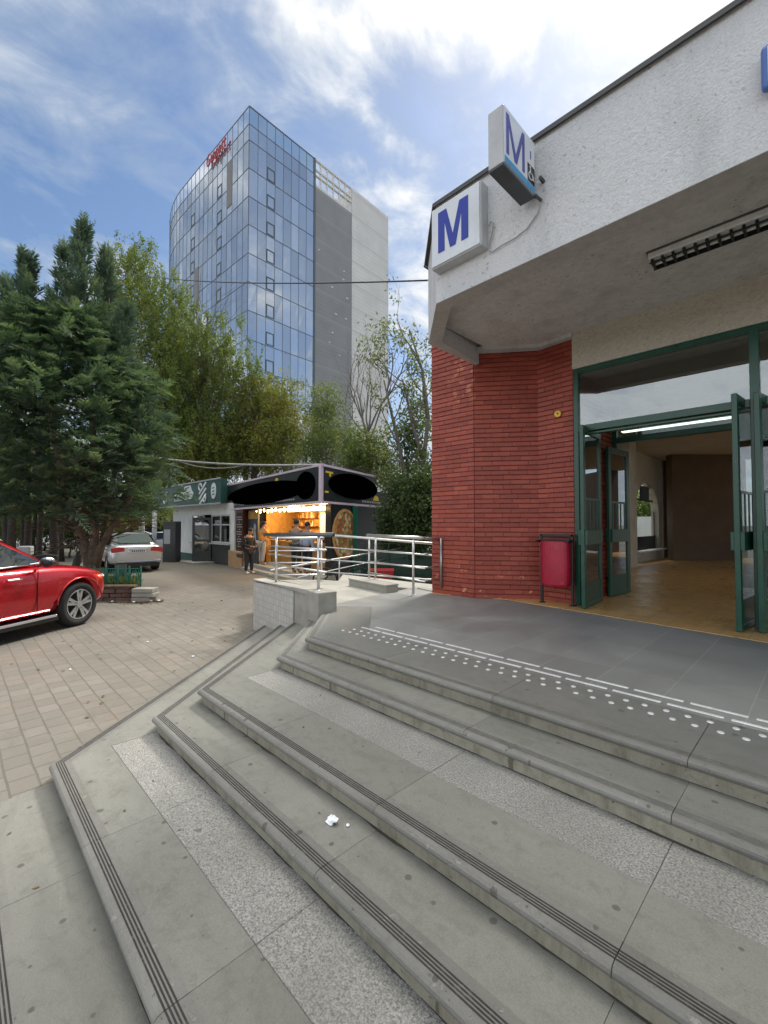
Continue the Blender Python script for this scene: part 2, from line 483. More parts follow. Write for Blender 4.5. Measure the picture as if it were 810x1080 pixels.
# ------------------------------------------------------------------ mesh builder
class MB:
    def __init__(s):
        s.v, s.f, s.r = [], [], []

    def add(s, verts, faces, rnd=None):
        b = len(s.v)
        s.v.extend([tuple(x) for x in verts])
        r = random.random() if rnd is None else rnd
        for f in faces:
            s.f.append([i + b for i in f]); s.r.append(r)
        return s

    def box(s, a, b, rnd=None):
        (x0, y0, z0), (x1, y1, z1) = a, b
        vs = [(x0, y0, z0), (x1, y0, z0), (x1, y1, z0), (x0, y1, z0), (x0, y0, z1), (x1, y0, z1), (x1, y1, z1), (x0, y1, z1)]
        return s.add(vs, [(3, 2, 1, 0), (4, 5, 6, 7), (0, 1, 5, 4), (1, 2, 6, 5), (2, 3, 7, 6), (3, 0, 4, 7)], rnd)

    def obox(s, o, ex, ey, ez, rnd=None):
        """box from corner o and three edge vectors"""
        o, ex, ey, ez = Vector(o), Vector(ex), Vector(ey), Vector(ez)
        vs = [o, o + ex, o + ex + ey, o + ey, o + ez, o + ex + ez, o + ex + ey + ez, o + ey + ez]
        fs = [(3, 2, 1, 0), (4, 5, 6, 7), (0, 1, 5, 4), (1, 2, 6, 5), (2, 3, 7, 6), (3, 0, 4, 7)]
        if ex.cross(ey).dot(ez) < 0:
            fs = [tuple(reversed(f)) for f in fs]
        return s.add(vs, fs, rnd)

    def prism(s, poly, z0, z1, rnd=None):
        n = len(poly)
        area = sum(poly[i][0] * poly[(i + 1) % n][1] - poly[(i + 1) % n][0] * poly[i][1] for i in range(n))
        if area < 0:
            poly = list(reversed(poly))
        vs = [(p[0], p[1], z0) for p in poly] + [(p[0], p[1], z1) for p in poly]
        fs = [tuple(range(n - 1, -1, -1)), tuple(range(n, 2 * n))]
        fs += [(i, (i + 1) % n, n + (i + 1) % n, n + i) for i in range(n)]
        return s.add(vs, fs, rnd)

    def extr(s, poly, o, ex, ey, en, rnd=None):
        """2-D polygon in the plane o,ex,ey pushed out by the vector en"""
        o, ex, ey, en = map(Vector, (o, ex, ey, en))
        n = len(poly)
        area = sum(poly[i][0] * poly[(i + 1) % n][1] - poly[(i + 1) % n][0] * poly[i][1] for i in range(n))
        if area < 0:
            poly = list(reversed(poly))
        a = [o + ex * p[0] + ey * p[1] for p in poly]
        b = [p + en for p in a]
        fs = [tuple(range(n - 1, -1, -1)), tuple(range(n, 2 * n))]
        fs += [(i, (i + 1) % n, n + (i + 1) % n, n + i) for i in range(n)]
        if ex.cross(ey).dot(en) < 0:
            fs = [tuple(reversed(f)) for f in fs]
        return s.add(a + b, fs, rnd)

    def tube(s, pts, rad, seg=8, cap=True, rnd=None):
        pts = [Vector(p) for p in pts]
        n = len(pts)
        rads = rad if isinstance(rad, (list, tuple)) else [rad] * n
        t0 = (pts[1] - pts[0]).normalized()
        u = t0.orthogonal().normalized()
        vs = []
        for i, p in enumerate(pts):
            if i == 0: t = t0
            elif i == n - 1: t = (pts[i] - pts[i - 1]).normalized()
            else:
                t = (pts[i + 1] - pts[i - 1])
                t = t.normalized() if t.length > 1e-9 else t0
            u = u - t * u.dot(t)
            u = u.normalized() if u.length > 1e-6 else t.orthogonal().normalized()
            w = t.cross(u)
            for k in range(seg):
                a = 2 * math.pi * k / seg
                vs.append(p + (u * math.cos(a) + w * math.sin(a)) * rads[i])
        fs = []
        for i in range(n - 1):
            for k in range(seg):
                k2 = (k + 1) % seg
                fs.append((i * seg + k, i * seg + k2, (i + 1) * seg + k2, (i + 1) * seg + k))
        if cap:
            fs.append(tuple(range(seg - 1, -1, -1)))
            fs.append(tuple(range((n - 1) * seg, n * seg)))
        return s.add(vs, fs, rnd)

    def cyl(s, a, b, r, seg=16, rnd=None):
        return s.tube([a, b], r, seg, True, rnd)

    def quad(s, a, b, c, d, rnd=None):
        return s.add([a, b, c, d], [(0, 1, 2, 3)], rnd)

    def poly(s, pts, rnd=None):
        return s.add(pts, [tuple(range(len(pts)))], rnd)

    def ball(s, c, r, seg=10, rings=6, sc=(1, 1, 1), rnd=None):
        vs, fs = [], []
        c = Vector(c)
        for i in range(rings + 1):
            th = math.pi * i / rings
            for k in range(seg):
                a = 2 * math.pi * k / seg
                vs.append(c + Vector((math.sin(th) * math.cos(a) * sc[0], math.sin(th) * math.sin(a) * sc[1], math.cos(th) * sc[2])) * r)
        for i in range(rings):
            for k in range(seg):
                k2 = (k + 1) % seg
                fs.append((i * seg + k, (i + 1) * seg + k, (i + 1) * seg + k2, i * seg + k2))
        return s.add(vs, fs, rnd)

    def loft(s, rings, closed=True, caps=True, rnd=None):
        n = len(rings[0]); vs = [p for r in rings for p in r]; fs = []
        for i in range(len(rings) - 1):
            for k in range(n if closed else n - 1):
                k2 = (k + 1) % n
                fs.append((i * n + k, i * n + k2, (i + 1) * n + k2, (i + 1) * n + k))
        if caps:
            fs.append(tuple(range(n - 1, -1, -1)))
            fs.append(tuple(range((len(rings) - 1) * n, len(rings) * n)))
        return s.add(vs, fs, rnd)

    def build(s, name, mat, parent=None, smooth=False, bevel=0.0, world=True, subsurf=0, seg=2):
        me = bpy.data.meshes.new(name)
        verts = s.v
        if parent is not None and world:
            inv = INV.get(parent.name, Matrix.Identity(4))
            verts = [tuple(inv @ Vector(v)) for v in verts]
        me.from_pydata(verts, [], s.f)
        at = me.attributes.new('rnd', 'FLOAT', 'FACE')
        at.data.foreach_set('value', s.r)
        me.materials.append(mat if not isinstance(mat, str) else MAT[mat])
        me.validate()
        me.update()
        if smooth:
            me.shade_smooth()
        o = bpy.data.objects.new(name, me)
        COL.objects.link(o)
        if parent is not None:
            o.parent = parent
            if parent.name in INV: INV[o.name] = INV[parent.name]
        if bevel:
            b = o.modifiers.new('bevel', 'BEVEL'); b.width = bevel; b.segments = seg; b.limit_method = 'ANGLE'; b.angle_limit = R(35)
        if subsurf:
            b = o.modifiers.new('sub', 'SUBSURF'); b.levels = subsurf; b.render_levels = subsurf
        return o


INV = {}


def thing(name, label, cat, loc=(0, 0, 0), rz=0.0, group=None):
    o = bpy.data.objects.new(name, None)
    COL.objects.link(o)
    o.empty_display_size = .2
    o.location = loc
    o.rotation_euler = (0, 0, rz)
    INV[o.name] = (Matrix.Translation(Vector(loc)) @ Matrix.Rotation(rz, 4, 'Z')).inverted()
    o['label'] = label; o['category'] = cat
    if group: o['group'] = group
    return o


def tag(o, label, cat, group=None):
    o['label'] = label; o['category'] = cat
    if group: o['group'] = group
    return o


def structure(o, kind='structure', label=None, cat=None):
    o['kind'] = kind
    if label: o['label'] = label
    if cat: o['category'] = cat
    return o


def copy_tree(o, parent=None):
    c = o.copy()
    COL.objects.link(c)
    if parent is not None:
        c.parent = parent
    for ch in list(o.children):
        copy_tree(ch, c)
    return c


def place_mesh(name, verts, faces_n, rnd, mat, parent=None, nv=4):
    """fast builder for masses of equal faces (leaves): verts (N*nv,3)"""
    N = faces_n
    me = bpy.data.meshes.new(name)
    if parent is not None:
        inv = np.array(INV.get(parent.name, Matrix.Identity(4)))
        verts = verts @ inv[:3, :3].T + inv[:3, 3]
    me.vertices.add(N * nv); me.loops.add(N * nv); me.polygons.add(N)
    me.vertices.foreach_set('co', verts.astype(np.float32).ravel())
    me.loops.foreach_set('vertex_index', np.arange(N * nv, dtype=np.int32))
    me.polygons.foreach_set('loop_start', np.arange(0, N * nv, nv, dtype=np.int32))
    me.polygons.foreach_set('loop_total', np.full(N, nv, dtype=np.int32))
    at = me.attributes.new('rnd', 'FLOAT', 'FACE')
    at.data.foreach_set('value', rnd.astype(np.float32))
    me.materials.append(MAT[mat] if isinstance(mat, str) else mat)
    me.update()
    o = bpy.data.objects.new(name, me)
    COL.objects.link(o)
    if parent is not None: o.parent = parent
    return o


def leaf_quads(c, d, nrm, L, W):
    """rhombic leaves: base c, direction d, blade normal nrm"""
    d = d / np.linalg.norm(d, axis=1, keepdims=True)
    s = np.cross(d, nrm)
    s /= (np.linalg.norm(s, axis=1, keepdims=True) + 1e-9)
    L = np.asarray(L).reshape(-1, 1); W = np.asarray(W).reshape(-1, 1)
    v = np.stack([c, c + d * L * .45 + s * W * .5, c + d * L, c + d * L * .45 - s * W * .5], axis=1)
    return v.reshape(-1, 3)



# ------------------------------------------------------------------ sky and light
SUN_AZ, SUN_EL = R(14), R(50)      # measured from +Y towards -X
sun_vec = Vector((-math.sin(SUN_AZ) * math.cos(SUN_EL), math.cos(SUN_AZ) * math.cos(SUN_EL), math.sin(SUN_EL)))


SKY_LOC, SKY_SC = (12.6, 3.3, 1), 2.3


def build_world():
    w = bpy.data.worlds.new('World'); scene.world = w
    w.use_nodes = True
    t = NT(w.node_tree); w.node_tree.nodes.clear()
    sky = t.n('ShaderNodeTexSky', sky_type='NISHITA')
    sky.sun_disc = False
    sky.sun_elevation = SUN_EL
    sky.sun_rotation = -SUN_AZ
    sky.altitude = 80; sky.air_density = 1.0; sky.dust_density = .6; sky.ozone_density = 1.6
    d = t.n('ShaderNodeTexCoord').outputs['Generated']
    sep = t.n('ShaderNodeSeparateXYZ'); t.link(d, sep.inputs[0])
    zz = t.math('ADD', t.math('MAXIMUM', sep.outputs[2], 0.0), .22)
    cx = t.math('DIVIDE', sep.outputs[0], zz); cy = t.math('DIVIDE', sep.outputs[1], zz)
    cv = t.n('ShaderNodeCombineXYZ'); t.link(cx, cv.inputs[0]); t.link(cy, cv.inputs[1])
    p = cv.outputs[0]
    # rotate so that streaks run away from the viewer
    mp = t.n('ShaderNodeMapping'); t.link(p, mp.inputs[0])
    mp.inputs['Rotation'].default_value = (0, 0, R(-45)); mp.inputs['Scale'].default_value = (1.0, .72, 1); mp.inputs['Location'].default_value = SKY_LOC
    n1 = t.noise(mp.outputs[0], SKY_SC, 9, .55, .55)
    n2 = t.noise(mp.outputs[0], SKY_SC * 3.1, 8, .62, .5)
    base = t.math('ADD', t.math('MULTIPLY', n1, .70), t.math('MULTIPLY', n2, .30))
    sd = t.vmath('DOT_PRODUCT', d, tuple(sun_vec))
    near = t.ramp(sd, .70, .99)
    hor = t.ramp(sep.outputs[2], .45, .02)
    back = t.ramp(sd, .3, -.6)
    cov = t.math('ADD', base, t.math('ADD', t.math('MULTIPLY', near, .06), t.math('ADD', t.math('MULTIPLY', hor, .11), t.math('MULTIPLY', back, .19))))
    cov = t.math('ADD', cov, t.math('MULTIPLY', t.ramp(sep.outputs[2], .80, .92), .3))
    mask = t.ramp(cov, .45, .62)
    thick = t.ramp(cov, .52, .72)
    bright = t.mix(thick, (3.7, 4.5, 5.7), (7.7, 7.9, 8.1))
    bright = t.mix(t.ramp(sd, .74, .97), bright, t.mix(t.ramp(cov, .5, .62), bright, (9.6, 9.6, 9.4)))
    fill_boost = t.math('ADD', 1.0, t.math('ADD', t.math('MULTIPLY', t.ramp(sep.outputs[2], .80, .93), 3.0), t.math('MULTIPLY', t.ramp(sd, .25, -.35), 1.0)))  # clouds overhead and behind the viewer, out of view, brightened as added fill light
    bright = t.mix(1.0, bright, t.n_comb(fill_boost), 'MULTIPLY')
    bright = t.mix(t.ramp(sep.outputs[2], .78, .9), bright, t.mix(1.0, bright, (1.06, 1.0, .90), 'MULTIPLY'))
    blue = t.mix(1.0, sky.outputs[0], (1.12, 1.18, 1.22), 'MULTIPLY')
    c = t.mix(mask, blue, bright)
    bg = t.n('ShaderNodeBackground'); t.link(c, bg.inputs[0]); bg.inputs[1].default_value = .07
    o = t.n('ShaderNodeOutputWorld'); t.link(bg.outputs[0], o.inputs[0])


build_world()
sl = bpy.data.lights.new('sun', 'SUN'); sl.energy = 2.2; sl.angle = R(11); sl.color = (1, .95, .87)
so = bpy.data.objects.new('sun', sl); COL.objects.link(so)
so.rotation_euler = (-sun_vec).to_track_quat('-Z', 'Y').to_euler()
scene.view_settings.view_transform = 'Standard'
scene.view_settings.look = 'None'
scene.view_settings.gamma = 1
scene.view_settings.exposure = 0.80

# ------------------------------------------------------------------ ground
g = MB()
NX = [-40, -30, -22, -17, -13, -10, -7, -5, 0, 12]
NYy = [-8, 2, 4, 6, 9, 13, 20, 30]
for i in range(len(NX) - 1):
    for j in range(len(NYy) - 1):
        x0, x1, y0, y1 = NX[i], NX[i + 1], NYy[j], NYy[j + 1]
        g.quad((x0, y0, gz(y0)), (x1, y0, gz(y0)), (x1, y1, gz(y1)), (x0, y1, gz(y1)), 0.5)
structure(g.build('plaza', 'pavers'))
g = MB(); g.quad((-900, -900, -1.45), (900, -900, -1.45), (900, 900, -1.45), (-900, 900, -1.45))
structure(g.build('ground', 'ground'))

# ------------------------------------------------------------------ entrance stairs
H = .12
CX = -3.70
EY = [2.56, 2.24, 1.50, 1.152, .517, .125]              # front edges, level 0 (landing) .. level 5
RET = [(-4.86, 3.694), (-5.42, 4.035), (-5.551, 3.749), (-5.927, 3.691), (-6.571, 3.82), (-7.3, 3.9)]
XR = 5.2
JX = [-2.655, -1.578, -.503, .572, 1.65, 2.72, 3.8, XR]
stairs = thing('entrance_stairs', 'wide grey stone steps wrapping the corner up to the metro entrance, with grooved nosings', 'stairs', (0, 0, -.6))


def nosing_path(k, inset=0.0):
    c = Vector((CX, EY[k], 0)); r = Vector((RET[k][0], RET[k][1], 0))
    d = (r - c).normalized(); n2 = Vector((d.y, -d.x, 0))          # outward of return is -n2
    if n2.y < 0: n2 = -n2
    # mitre at the corner
    bis = (Vector((0, 1, 0)) + n2).normalized()
    m = bis * (inset / max(.3, bis.dot(Vector((0, 1, 0)))))
    return [Vector((XR, EY[k] + inset, 0)), c + m, r + n2 * inset], n2


def ribbon(mb, path, width, z0, z1, inward, rnd=None):
    pass


def band(mb, k, a, b, z0, z1, x0=None, ret=True, gap=True):
    """a strip between insets a and b behind the front edge of level k, along front and return"""
    pa, n2 = nosing_path(k, a); pb, _ = nosing_path(k, b)
    xs = [pa[1].x] + (JX if gap else [XR])
    for i in range(len(xs) - 1):
        l, r_ = xs[i], xs[i + 1]
        e = .0015 if gap else 0
        la, lb = (pa[1], pb[1]) if i == 0 else (Vector((l + e, pa[0].y, 0)), Vector((l + e, pb[0].y, 0)))
        ra, rb = Vector((r_ - e, pa[0].y, 0)), Vector((r_ - e, pb[0].y, 0))
        mb.prism([tuple(la.xy), tuple(ra.xy), tuple(rb.xy), tuple(lb.xy)], z0, z1)
    if ret:
        mb.prism([tuple(pa[1].xy), tuple(pb[1].xy), tuple(pb[2].xy), tuple(pa[2].xy)], z0, z1)


for k in range(0, 6):
    zt = -k * H
    if k == 0:
        core = MB(); pl, _ = nosing_path(0, .02)
        core.prism([(XR, EY[0] + .02), (pl[1].x, pl[1].y), (pl[2].x, pl[2].y), (-4.57, 3.43), (-4.9, 3.5), (-5.25, 5.15), (-5.25, 5.9), (XR, 5.9)], -H - .003, -.05)
        st = core.build('landing', 'riser', stairs)
        fl = MB()
        p2, _ = nosing_path(0, .62)
        fl.prism([(XR, EY[0] + .622), (p2[1].x, EY[0] + .622), (p2[2].x, p2[2].y), (-4.80, 3.78), (-4.55, 3.45), (-4.9, 3.55), (-5.05, 4.5), (-5.25, 5.9), (XR, 5.9)], -.05, 0)
        fl.build('paved_surface', 'platform', st)
        e = MB(); band(e, 0, .10, .62, -.05, 0.0)
        e.build('edge_slab', 'plat_edge', st, bevel=.002, seg=1)
    else:
        b0 = EY[k - 1] - EY[k]
        core = MB()
        pa, _ = nosing_path(k, .02); pb, _ = nosing_path(k - 1, .06)
        core.prism([(XR, pa[0].y), (pa[1].x, pa[1].y)] + ([(pa[2].x, pa[2].y), (pb[2].x, pb[2].y)] if k < 5 else []) + [(pb[1].x, pb[1].y), (XR, pb[0].y)], zt - H - .003, zt - .05)
        st = core.build('step', 'riser', stairs)
        # tread slabs
        t_ = MB(); split = {2: .41, 4: .345}.get(k)
        inner = b0 + .05
        pa, _ = nosing_path(k, .10)
        xs = [CX] + JX
        yA, yB = EY[k] + .10, EY[k] + inner
        ymid = EY[k] + split if split else yB
        for i in range(len(xs) - 1):
            l = xs[i] if i == 0 else xs[i] + .001
            poly = [(pa[1].x, yA), (xs[i + 1] - .001, yA), (xs[i + 1] - .001, ymid), (CX, ymid)] if i == 0 else [(l, yA), (xs[i + 1] - .001, yA), (xs[i + 1] - .001, ymid), (l, ymid)]
            t_.prism(poly, zt - .05, zt)
        r0, r1 = RET[k], RET[k - 1]
        c1 = (CX, EY[k - 1] + .05)
        q = [(pa[1].x, yA), (CX, ymid)] + ([c1] if split else []) + [(r1[0] + .05, r1[1] + .05), (pa[2].x, pa[2].y)]
        if k < 5: t_.prism(q, zt - .05, zt)
        t_.build('tread', 'stone', st)
        if split:
            gmb = MB()
            for i in range(len(xs) - 1):
                gmb.prism([(xs[i] + .001, ymid + .003), (xs[i + 1] - .001, ymid + .003), (xs[i + 1] - .001, yB), (xs[i] + .001, yB)], zt - .05, zt - .0005)
            gmb.build('granite_band', 'granite', st, bevel=.002, seg=1)
    # bullnose nosing swept along front and return
    nm = MB()
    prof = [(.10, 0.0), (.012, 0.0), (-.004, -.004), (-.014, -.014), (-.017, -.025), (-.014, -.036), (-.004, -.046), (.012, -.05), (.10, -.05)]
    segs = [CX] + JX
    for i in range(len(segs) - 1):
        rings = []
        for end in (0, 1):
            xx = segs[i + end]
            ring = []
            for (o, z) in prof:
                if i == 0 and end == 0:
                    pth, _ = nosing_path(k, o); ring.append((pth[1].x, pth[1].y, zt + z))
                else:
                    ring.append((xx + (.0015 if end == 0 else -.0015), EY[k] + o, zt + z))
            rings.append(ring)
        nm.loft(rings)
    rings = []
    for end in (2, 1):
        rings.append([(*nosing_path(k, o)[0][end].xy, zt + z) for (o, z) in prof])
    if k < 5: nm.loft(rings)
    nz = nm.build('nosing', 'nosing', st)
    # grooved anti slip strips
    gm = MB()
    if k >= 2:
        for q in range(4):
            a = .017 + q * .0128
            band(gm, k, a, a + .0064, zt - .01, zt + .0012, ret=(k < 5), gap=True)
    else:
        for q in range(3):
            a = .02 + q * .016
            band(gm, k, a, a + .0125, zt - .01, zt + .0012, gap=True)
    gm.build('anti_slip_strip', 'strip' if k >= 2 else 'strip_worn', st)

# grime gathered where treads meet risers
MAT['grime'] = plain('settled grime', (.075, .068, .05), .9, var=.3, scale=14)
gr_ = random.Random(77)
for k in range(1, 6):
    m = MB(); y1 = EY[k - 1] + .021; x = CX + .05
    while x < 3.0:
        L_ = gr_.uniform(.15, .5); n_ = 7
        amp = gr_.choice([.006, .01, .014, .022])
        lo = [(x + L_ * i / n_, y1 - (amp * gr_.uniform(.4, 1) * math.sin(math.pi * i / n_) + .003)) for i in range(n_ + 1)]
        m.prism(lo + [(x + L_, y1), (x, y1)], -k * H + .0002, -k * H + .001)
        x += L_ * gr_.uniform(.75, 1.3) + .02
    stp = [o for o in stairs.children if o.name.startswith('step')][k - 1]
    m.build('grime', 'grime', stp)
# ------------------------------------------------------------------ tactile strip
tac = thing('tactile_strip', 'row of worn white metal warning studs and bars set along the landing edge', 'tactile strip', (-1.9, 3.2, .0))
x = -3.62
for row, yy, off in ((0, 3.345, .1), (1, 3.23, 0.0)):
    x = -3.62 + off
    while x < 1.2:
        b = MB(); b.box((x, yy - .013, .0), (x + .285, yy + .013, .005)); b.build('bar', 'bar_white', tac, bevel=.002, seg=1)
        x += .32
sp = MB(); sp.cyl((0, 0, 0), (0, 0, .005), .0175, 12); sp0 = None
cnt = 0
for row, yy, off in ((0, 3.108, .055), (1, 2.997, 0.0)):
    x = -3.66 + off
    while x < .9 and cnt < 98:
        if sp0 is None:
            sp0 = sp.build('stud', 'bar_white', tac, world=False, bevel=.002, seg=1)
            o = sp0
        else:
            o = sp0.copy(); COL.objects.link(o); o.parent = tac
        o.location = (x + 1.9 + random.uniform(-.004, .004), yy - 3.2 + random.uniform(-.004, .004), 0)
        x += .111; cnt += 1

# ------------------------------------------------------------------ metro station building
ST = thing('metro_station', 'white plastered metro entrance with red brick pillar, deep canopy and green framed doors', 'station', (-2.5, 6.2, 0))
YB = 6.28          # plane of brick beside the doors
XE = 6.2


def brick_panel(mb, back, p0, p1, z0, z1, proud=.018, course=.0725, blen=.27):
    p0, p1 = Vector((p0[0], p0[1], 0)), Vector((p1[0], p1[1], 0))
    d = p1 - p0; L = d.length; d.normalize()
    n = Vector((d.y, -d.x, 0))                       # outward
    k = 0; z = z0
    while z < z1 - .02:
        off = (k % 2) * blen / 2 + random.uniform(-.03, .03)
        s0 = 0.0; s1 = blen - off
        zt = min(z + course - .011, z1)
        while s0 < L - .001:
            s1 = min(s1, L)
            if L - s1 < .04: s1 = L
            pr = proud + random.uniform(-.002, .002)
            tw = random.uniform(-.0015, .0015)
            o = p0 + d * (s0 + .0008) + Vector((0, 0, z + tw))
            mb.obox(o + n * pr, d * (s1 - s0 - .0016), -n * (pr + .01), Vector((0, 0, zt - z)))
            s0 = s1; s1 = s0 + blen
        k += 1; z = z0 + k * course
    back.obox(p0 + n * .003 + Vector((0, 0, z0)), d * L, -n * .06, Vector((0, 0, z1 - z0)))


bm_, bk_ = MB(), MB()
PIL = [(-4.63, 7.6), (-4.63, 5.70), (-3.835, 5.745), (-3.075, 6.32), (-2.52, 6.27)]
for a, b, zt in ((PIL[0], PIL[1], 4.2), (PIL[1], PIL[2], 4.2), (PIL[2], PIL[3], 3.83), (PIL[3], PIL[4], 3.83), ((-2.52, 6.27), (-2.5, 7.86), 3.6)):
    brick_panel(bm_, bk_, a, b, 0.0, zt)
bw = bk_.build('brick_backing', 'mortar', ST)
bm_.build('brick_pillar', 'brick', ST, bevel=.004, seg=1)

# canopy: fascia ring with recessed soffit
OUT = [(XE, 3.74), (-3.04, 3.82), (-3.80, 4.60), (-3.81, 5.74)]
ZR, ZS, ZT = 3.60, 3.82, 4.70
fa = MB()
ins = .2
INN = [(XE, 3.95), (-2.99, 4.02), (-3.63, 4.68), (-3.745, 5.745)]
for i in range(3):
    fa.prism([OUT[i], OUT[i + 1], INN[i + 1], INN[i]], ZR, ZT)
fa_o = fa.build('fascia', 'stucco', ST)
# underside rim painted grey (its own sheet 3 mm below)
rm = MB()
for i in range(3):
    rm.prism([OUT[i], OUT[i + 1], INN[i + 1], INN[i]], ZR - .004, ZR - .001)
rm.build('rim', 'rim', ST)
sf = MB(); sf.prism([(XE, 3.95), (-2.99, 4.02), (-3.63, 4.68), (-3.63, 5.80), (-3.9, 6.6), (XE, 6.6)], ZS, ZS + .2)
# plaster fillet under the soffit along the brick
sf.prism([(-3.85, 5.70), (-3.62, 5.66), (-3.0, 6.2), (-2.5, 6.16), (-2.5, 6.3), (-3.1, 6.36), (-3.87, 5.8)], ZS - .05, ZS + .01)
sf.build('soffit', 'soffit', ST)
rf = MB(); rf.prism([(XE, 3.9), (-2.95, 3.95), (-3.7, 4.7), (-3.75, 5.9), (-4.6, 5.75), (-4.6, 18.5), (XE, 18.5)], 4.4, 4.55)
rf.build('roof', 'gutter', ST)
uw = MB(); uw.prism([(-4.6, 5.72), (-3.8, 5.76), (-3.8, 18.5), (-4.6, 18.5)], 4.21, 4.68); uw.build('upper_wall', 'stucco', ST)
# metal flashing along the parapet
fl = MB()
FO = [(XE, 3.70), (-3.055, 3.775), (-3.855, 4.58), (-3.855, 5.8)]
FI = [(XE, 3.9), (-2.98, 3.97), (-3.66, 4.66), (-3.66, 5.8)]
for i in range(3):
    fl.prism([FO[i], FO[i + 1], FI[i + 1], FI[i]], ZT + .002, ZT + .02)
    a, b = Vector((*FO[i], 0)), Vector((*FO[i + 1], 0))
    dd = (b - a).normalized(); nn = Vector((-dd.y, dd.x, 0))
    fl.obox(a + Vector((0, 0, ZT - .022)), b - a, nn * .012 * (1 if nn.y < 0 else -1) * -1, (0, 0, .022))
fl.build('roof_edge', 'gutter', ST)

# lintel above the doors
FY = 6.24
li = MB(); li.box((-2.505, 6.19, 3.31), (XE, 6.6, ZS + .01)); li.build('lintel', 'lintel', ST)
# floor sheet: ochre tiles from the threshold into the hall
fl = MB()
fl.prism([(-4.62, 5.60), (-3.42, 5.95), (-.44, 5.57), (XE, 5.3), (XE, 18.5), (-4.4, 18.5), (-4.4, 7.9), (-2.6, 7.9), (-2.6, 6.5), (-4.62, 5.75)], .0, .006)
fl.build('floor', 'tiles', ST)
# hall walls
wl = MB()
def wallbox(a, b, z0, z1): wl.box((a[0], a[1], z0), (b[0], b[1], z1))
wallbox((-4.6, 7.9), (-4.0, 12.6), 0.007, 3.3)
wl2 = MB()
def arch_wall(mb, x0, x1, y0, y1, oy0, oy1, sill, spring, top):
    """wall along Y with an arched opening"""
    pts = [(y0, 0.007), (y1, 0.007), (y1, top), (y0, top)]
    mb.box((x0, y0, .007), (x1, oy0, top)); mb.box((x0, oy1, .007), (x1, y1, top))
    mb.box((x0, oy0, .007), (x1, oy1, sill))
    n = 10; c = (oy0 + oy1) / 2; rr = (oy1 - oy0) / 2
    prev = None
    for i in range(n + 1):
        a = math.pi * i / n
        y = c - rr * math.cos(a); z = spring + rr * .75 * math.sin(a)
        if prev:
            mb.add([(x0, prev[0], prev[1]), (x0, y, z), (x0, y, top), (x0, prev[0], top), (x1, prev[0], prev[1]), (x1, y, z), (x1, y, top), (x1, prev[0], top)], [(3, 2, 1, 0), (4, 5, 6, 7), (0, 1, 5, 4), (1, 2, 6, 5), (2, 3, 7, 6), (3, 0, 4, 7)])
        prev = (y, z)
arch_wall(wl2, -4.22, -4.0, 12.6, 17.2, 14.3, 16.8, .34, 1.5, 3.3)
wl2.build('window_wall', 'cream', ST)
wl.build('hall_wall', 'cream', ST)
cl = MB(); cl.box((-4.02, 12.3, .007), (-3.55, 12.85, 3.3)); cl.build('column', 'cream', ST, bevel=.01)
dw = MB()
dw.obox((-3.95, 15.2 + 2.0, .007), (2.2, 2.23, 0), (-.2, .2, 0), (0, 0, 3.3))
dw.obox((-3.4, 15.9, .007), (5.5, 5.6, 0), (-.2, .2, 0), (0, 0, 3.3))
dw.box((3.2, 12.6, .007), (3.4, 18.5, 3.3))
dw.build('back_wall', 'dark_wall', ST)
MAT['tube_glow'] = emit('lit fluorescent tube', (1, .97, .9), 3)
for y0, x0, x1, lb in ((10.9, -3.35, -.9, 'lit fluorescent ceiling strip light seen above the inner door frame'),):
    t_ = thing('ceiling_light', lb, 'light', (x0, y0, 3.2))
    m = MB(); m.box((x0, y0, 3.262), (x1, y0 + .22, 3.301)); m.build('housing', 'sign_white', t_)
    m = MB(); m.box((x0 + .03, y0 + .03, 3.245), (x1 - .03, y0 + .19, 3.261)); m.build('diffuser', 'tube_glow', t_)
hc = MB(); hc.box((-4.6, 6.62, 3.302), (XE, 18.5, 3.5)); hc.build('hall_ceiling', 'hall_ceiling', ST)
bm2 = MB(); bm2.box((-2.45, 7.86, 3.0), (3.2, 8.05, 3.3)); bm2.build('beam', 'dark_wall', ST)
# arched window in the hall
wf = MB()
for y in (14.32, 16.72): wf.box((-4.135, y, .36), (-4.115, y + .05, 1.55))
wf.box((-4.13, 15.2, 1.92), (-4.12, 16.2, 2.34))
wf.box((-4.14, 14.5, 1.86), (-4.11, 16.6, 1.92)); wf.box((-4.15, 14.3, .345), (-4.10, 16.8, .42)); wf.box((-4.14, 14.3, .42), (-4.11, 16.8, .75))
wfo = wf.build('window', 'black', ST)
gp = MB(); gp.box((-4.13, 14.32, .36), (-4.125, 16.78, 2.35)); gp.build('pane', 'pane_clear', wfo)
sl_ = MB(); sl_.box((-4.02, 14.3, .30), (-3.8, 16.9, .345)); sl_.build('sill', 'sign_white', ST)

# entrance frame
fr = MB()
fr.box((-2.50, 6.20, 0.007), (-2.43, 6.28, 3.31))
fr.box((-2.43, 6.20, 3.24), (XE, 6.28, 3.308))
fr.box((-.585, 6.18, 0.007), (-.50, 6.28, 3.24))
fr.box((-2.43, 6.19, 2.41), (-.585, 6.29, 2.50)); fr.box((-.50, 6.19, 2.41), (1.4, 6.29, 2.50))
fr.box((-2.43, 6.20, 2.365), (-.585, 6.27, 2.395))
fr.box((1.4, 6.18, 0.007), (1.48, 6.28, 3.24))
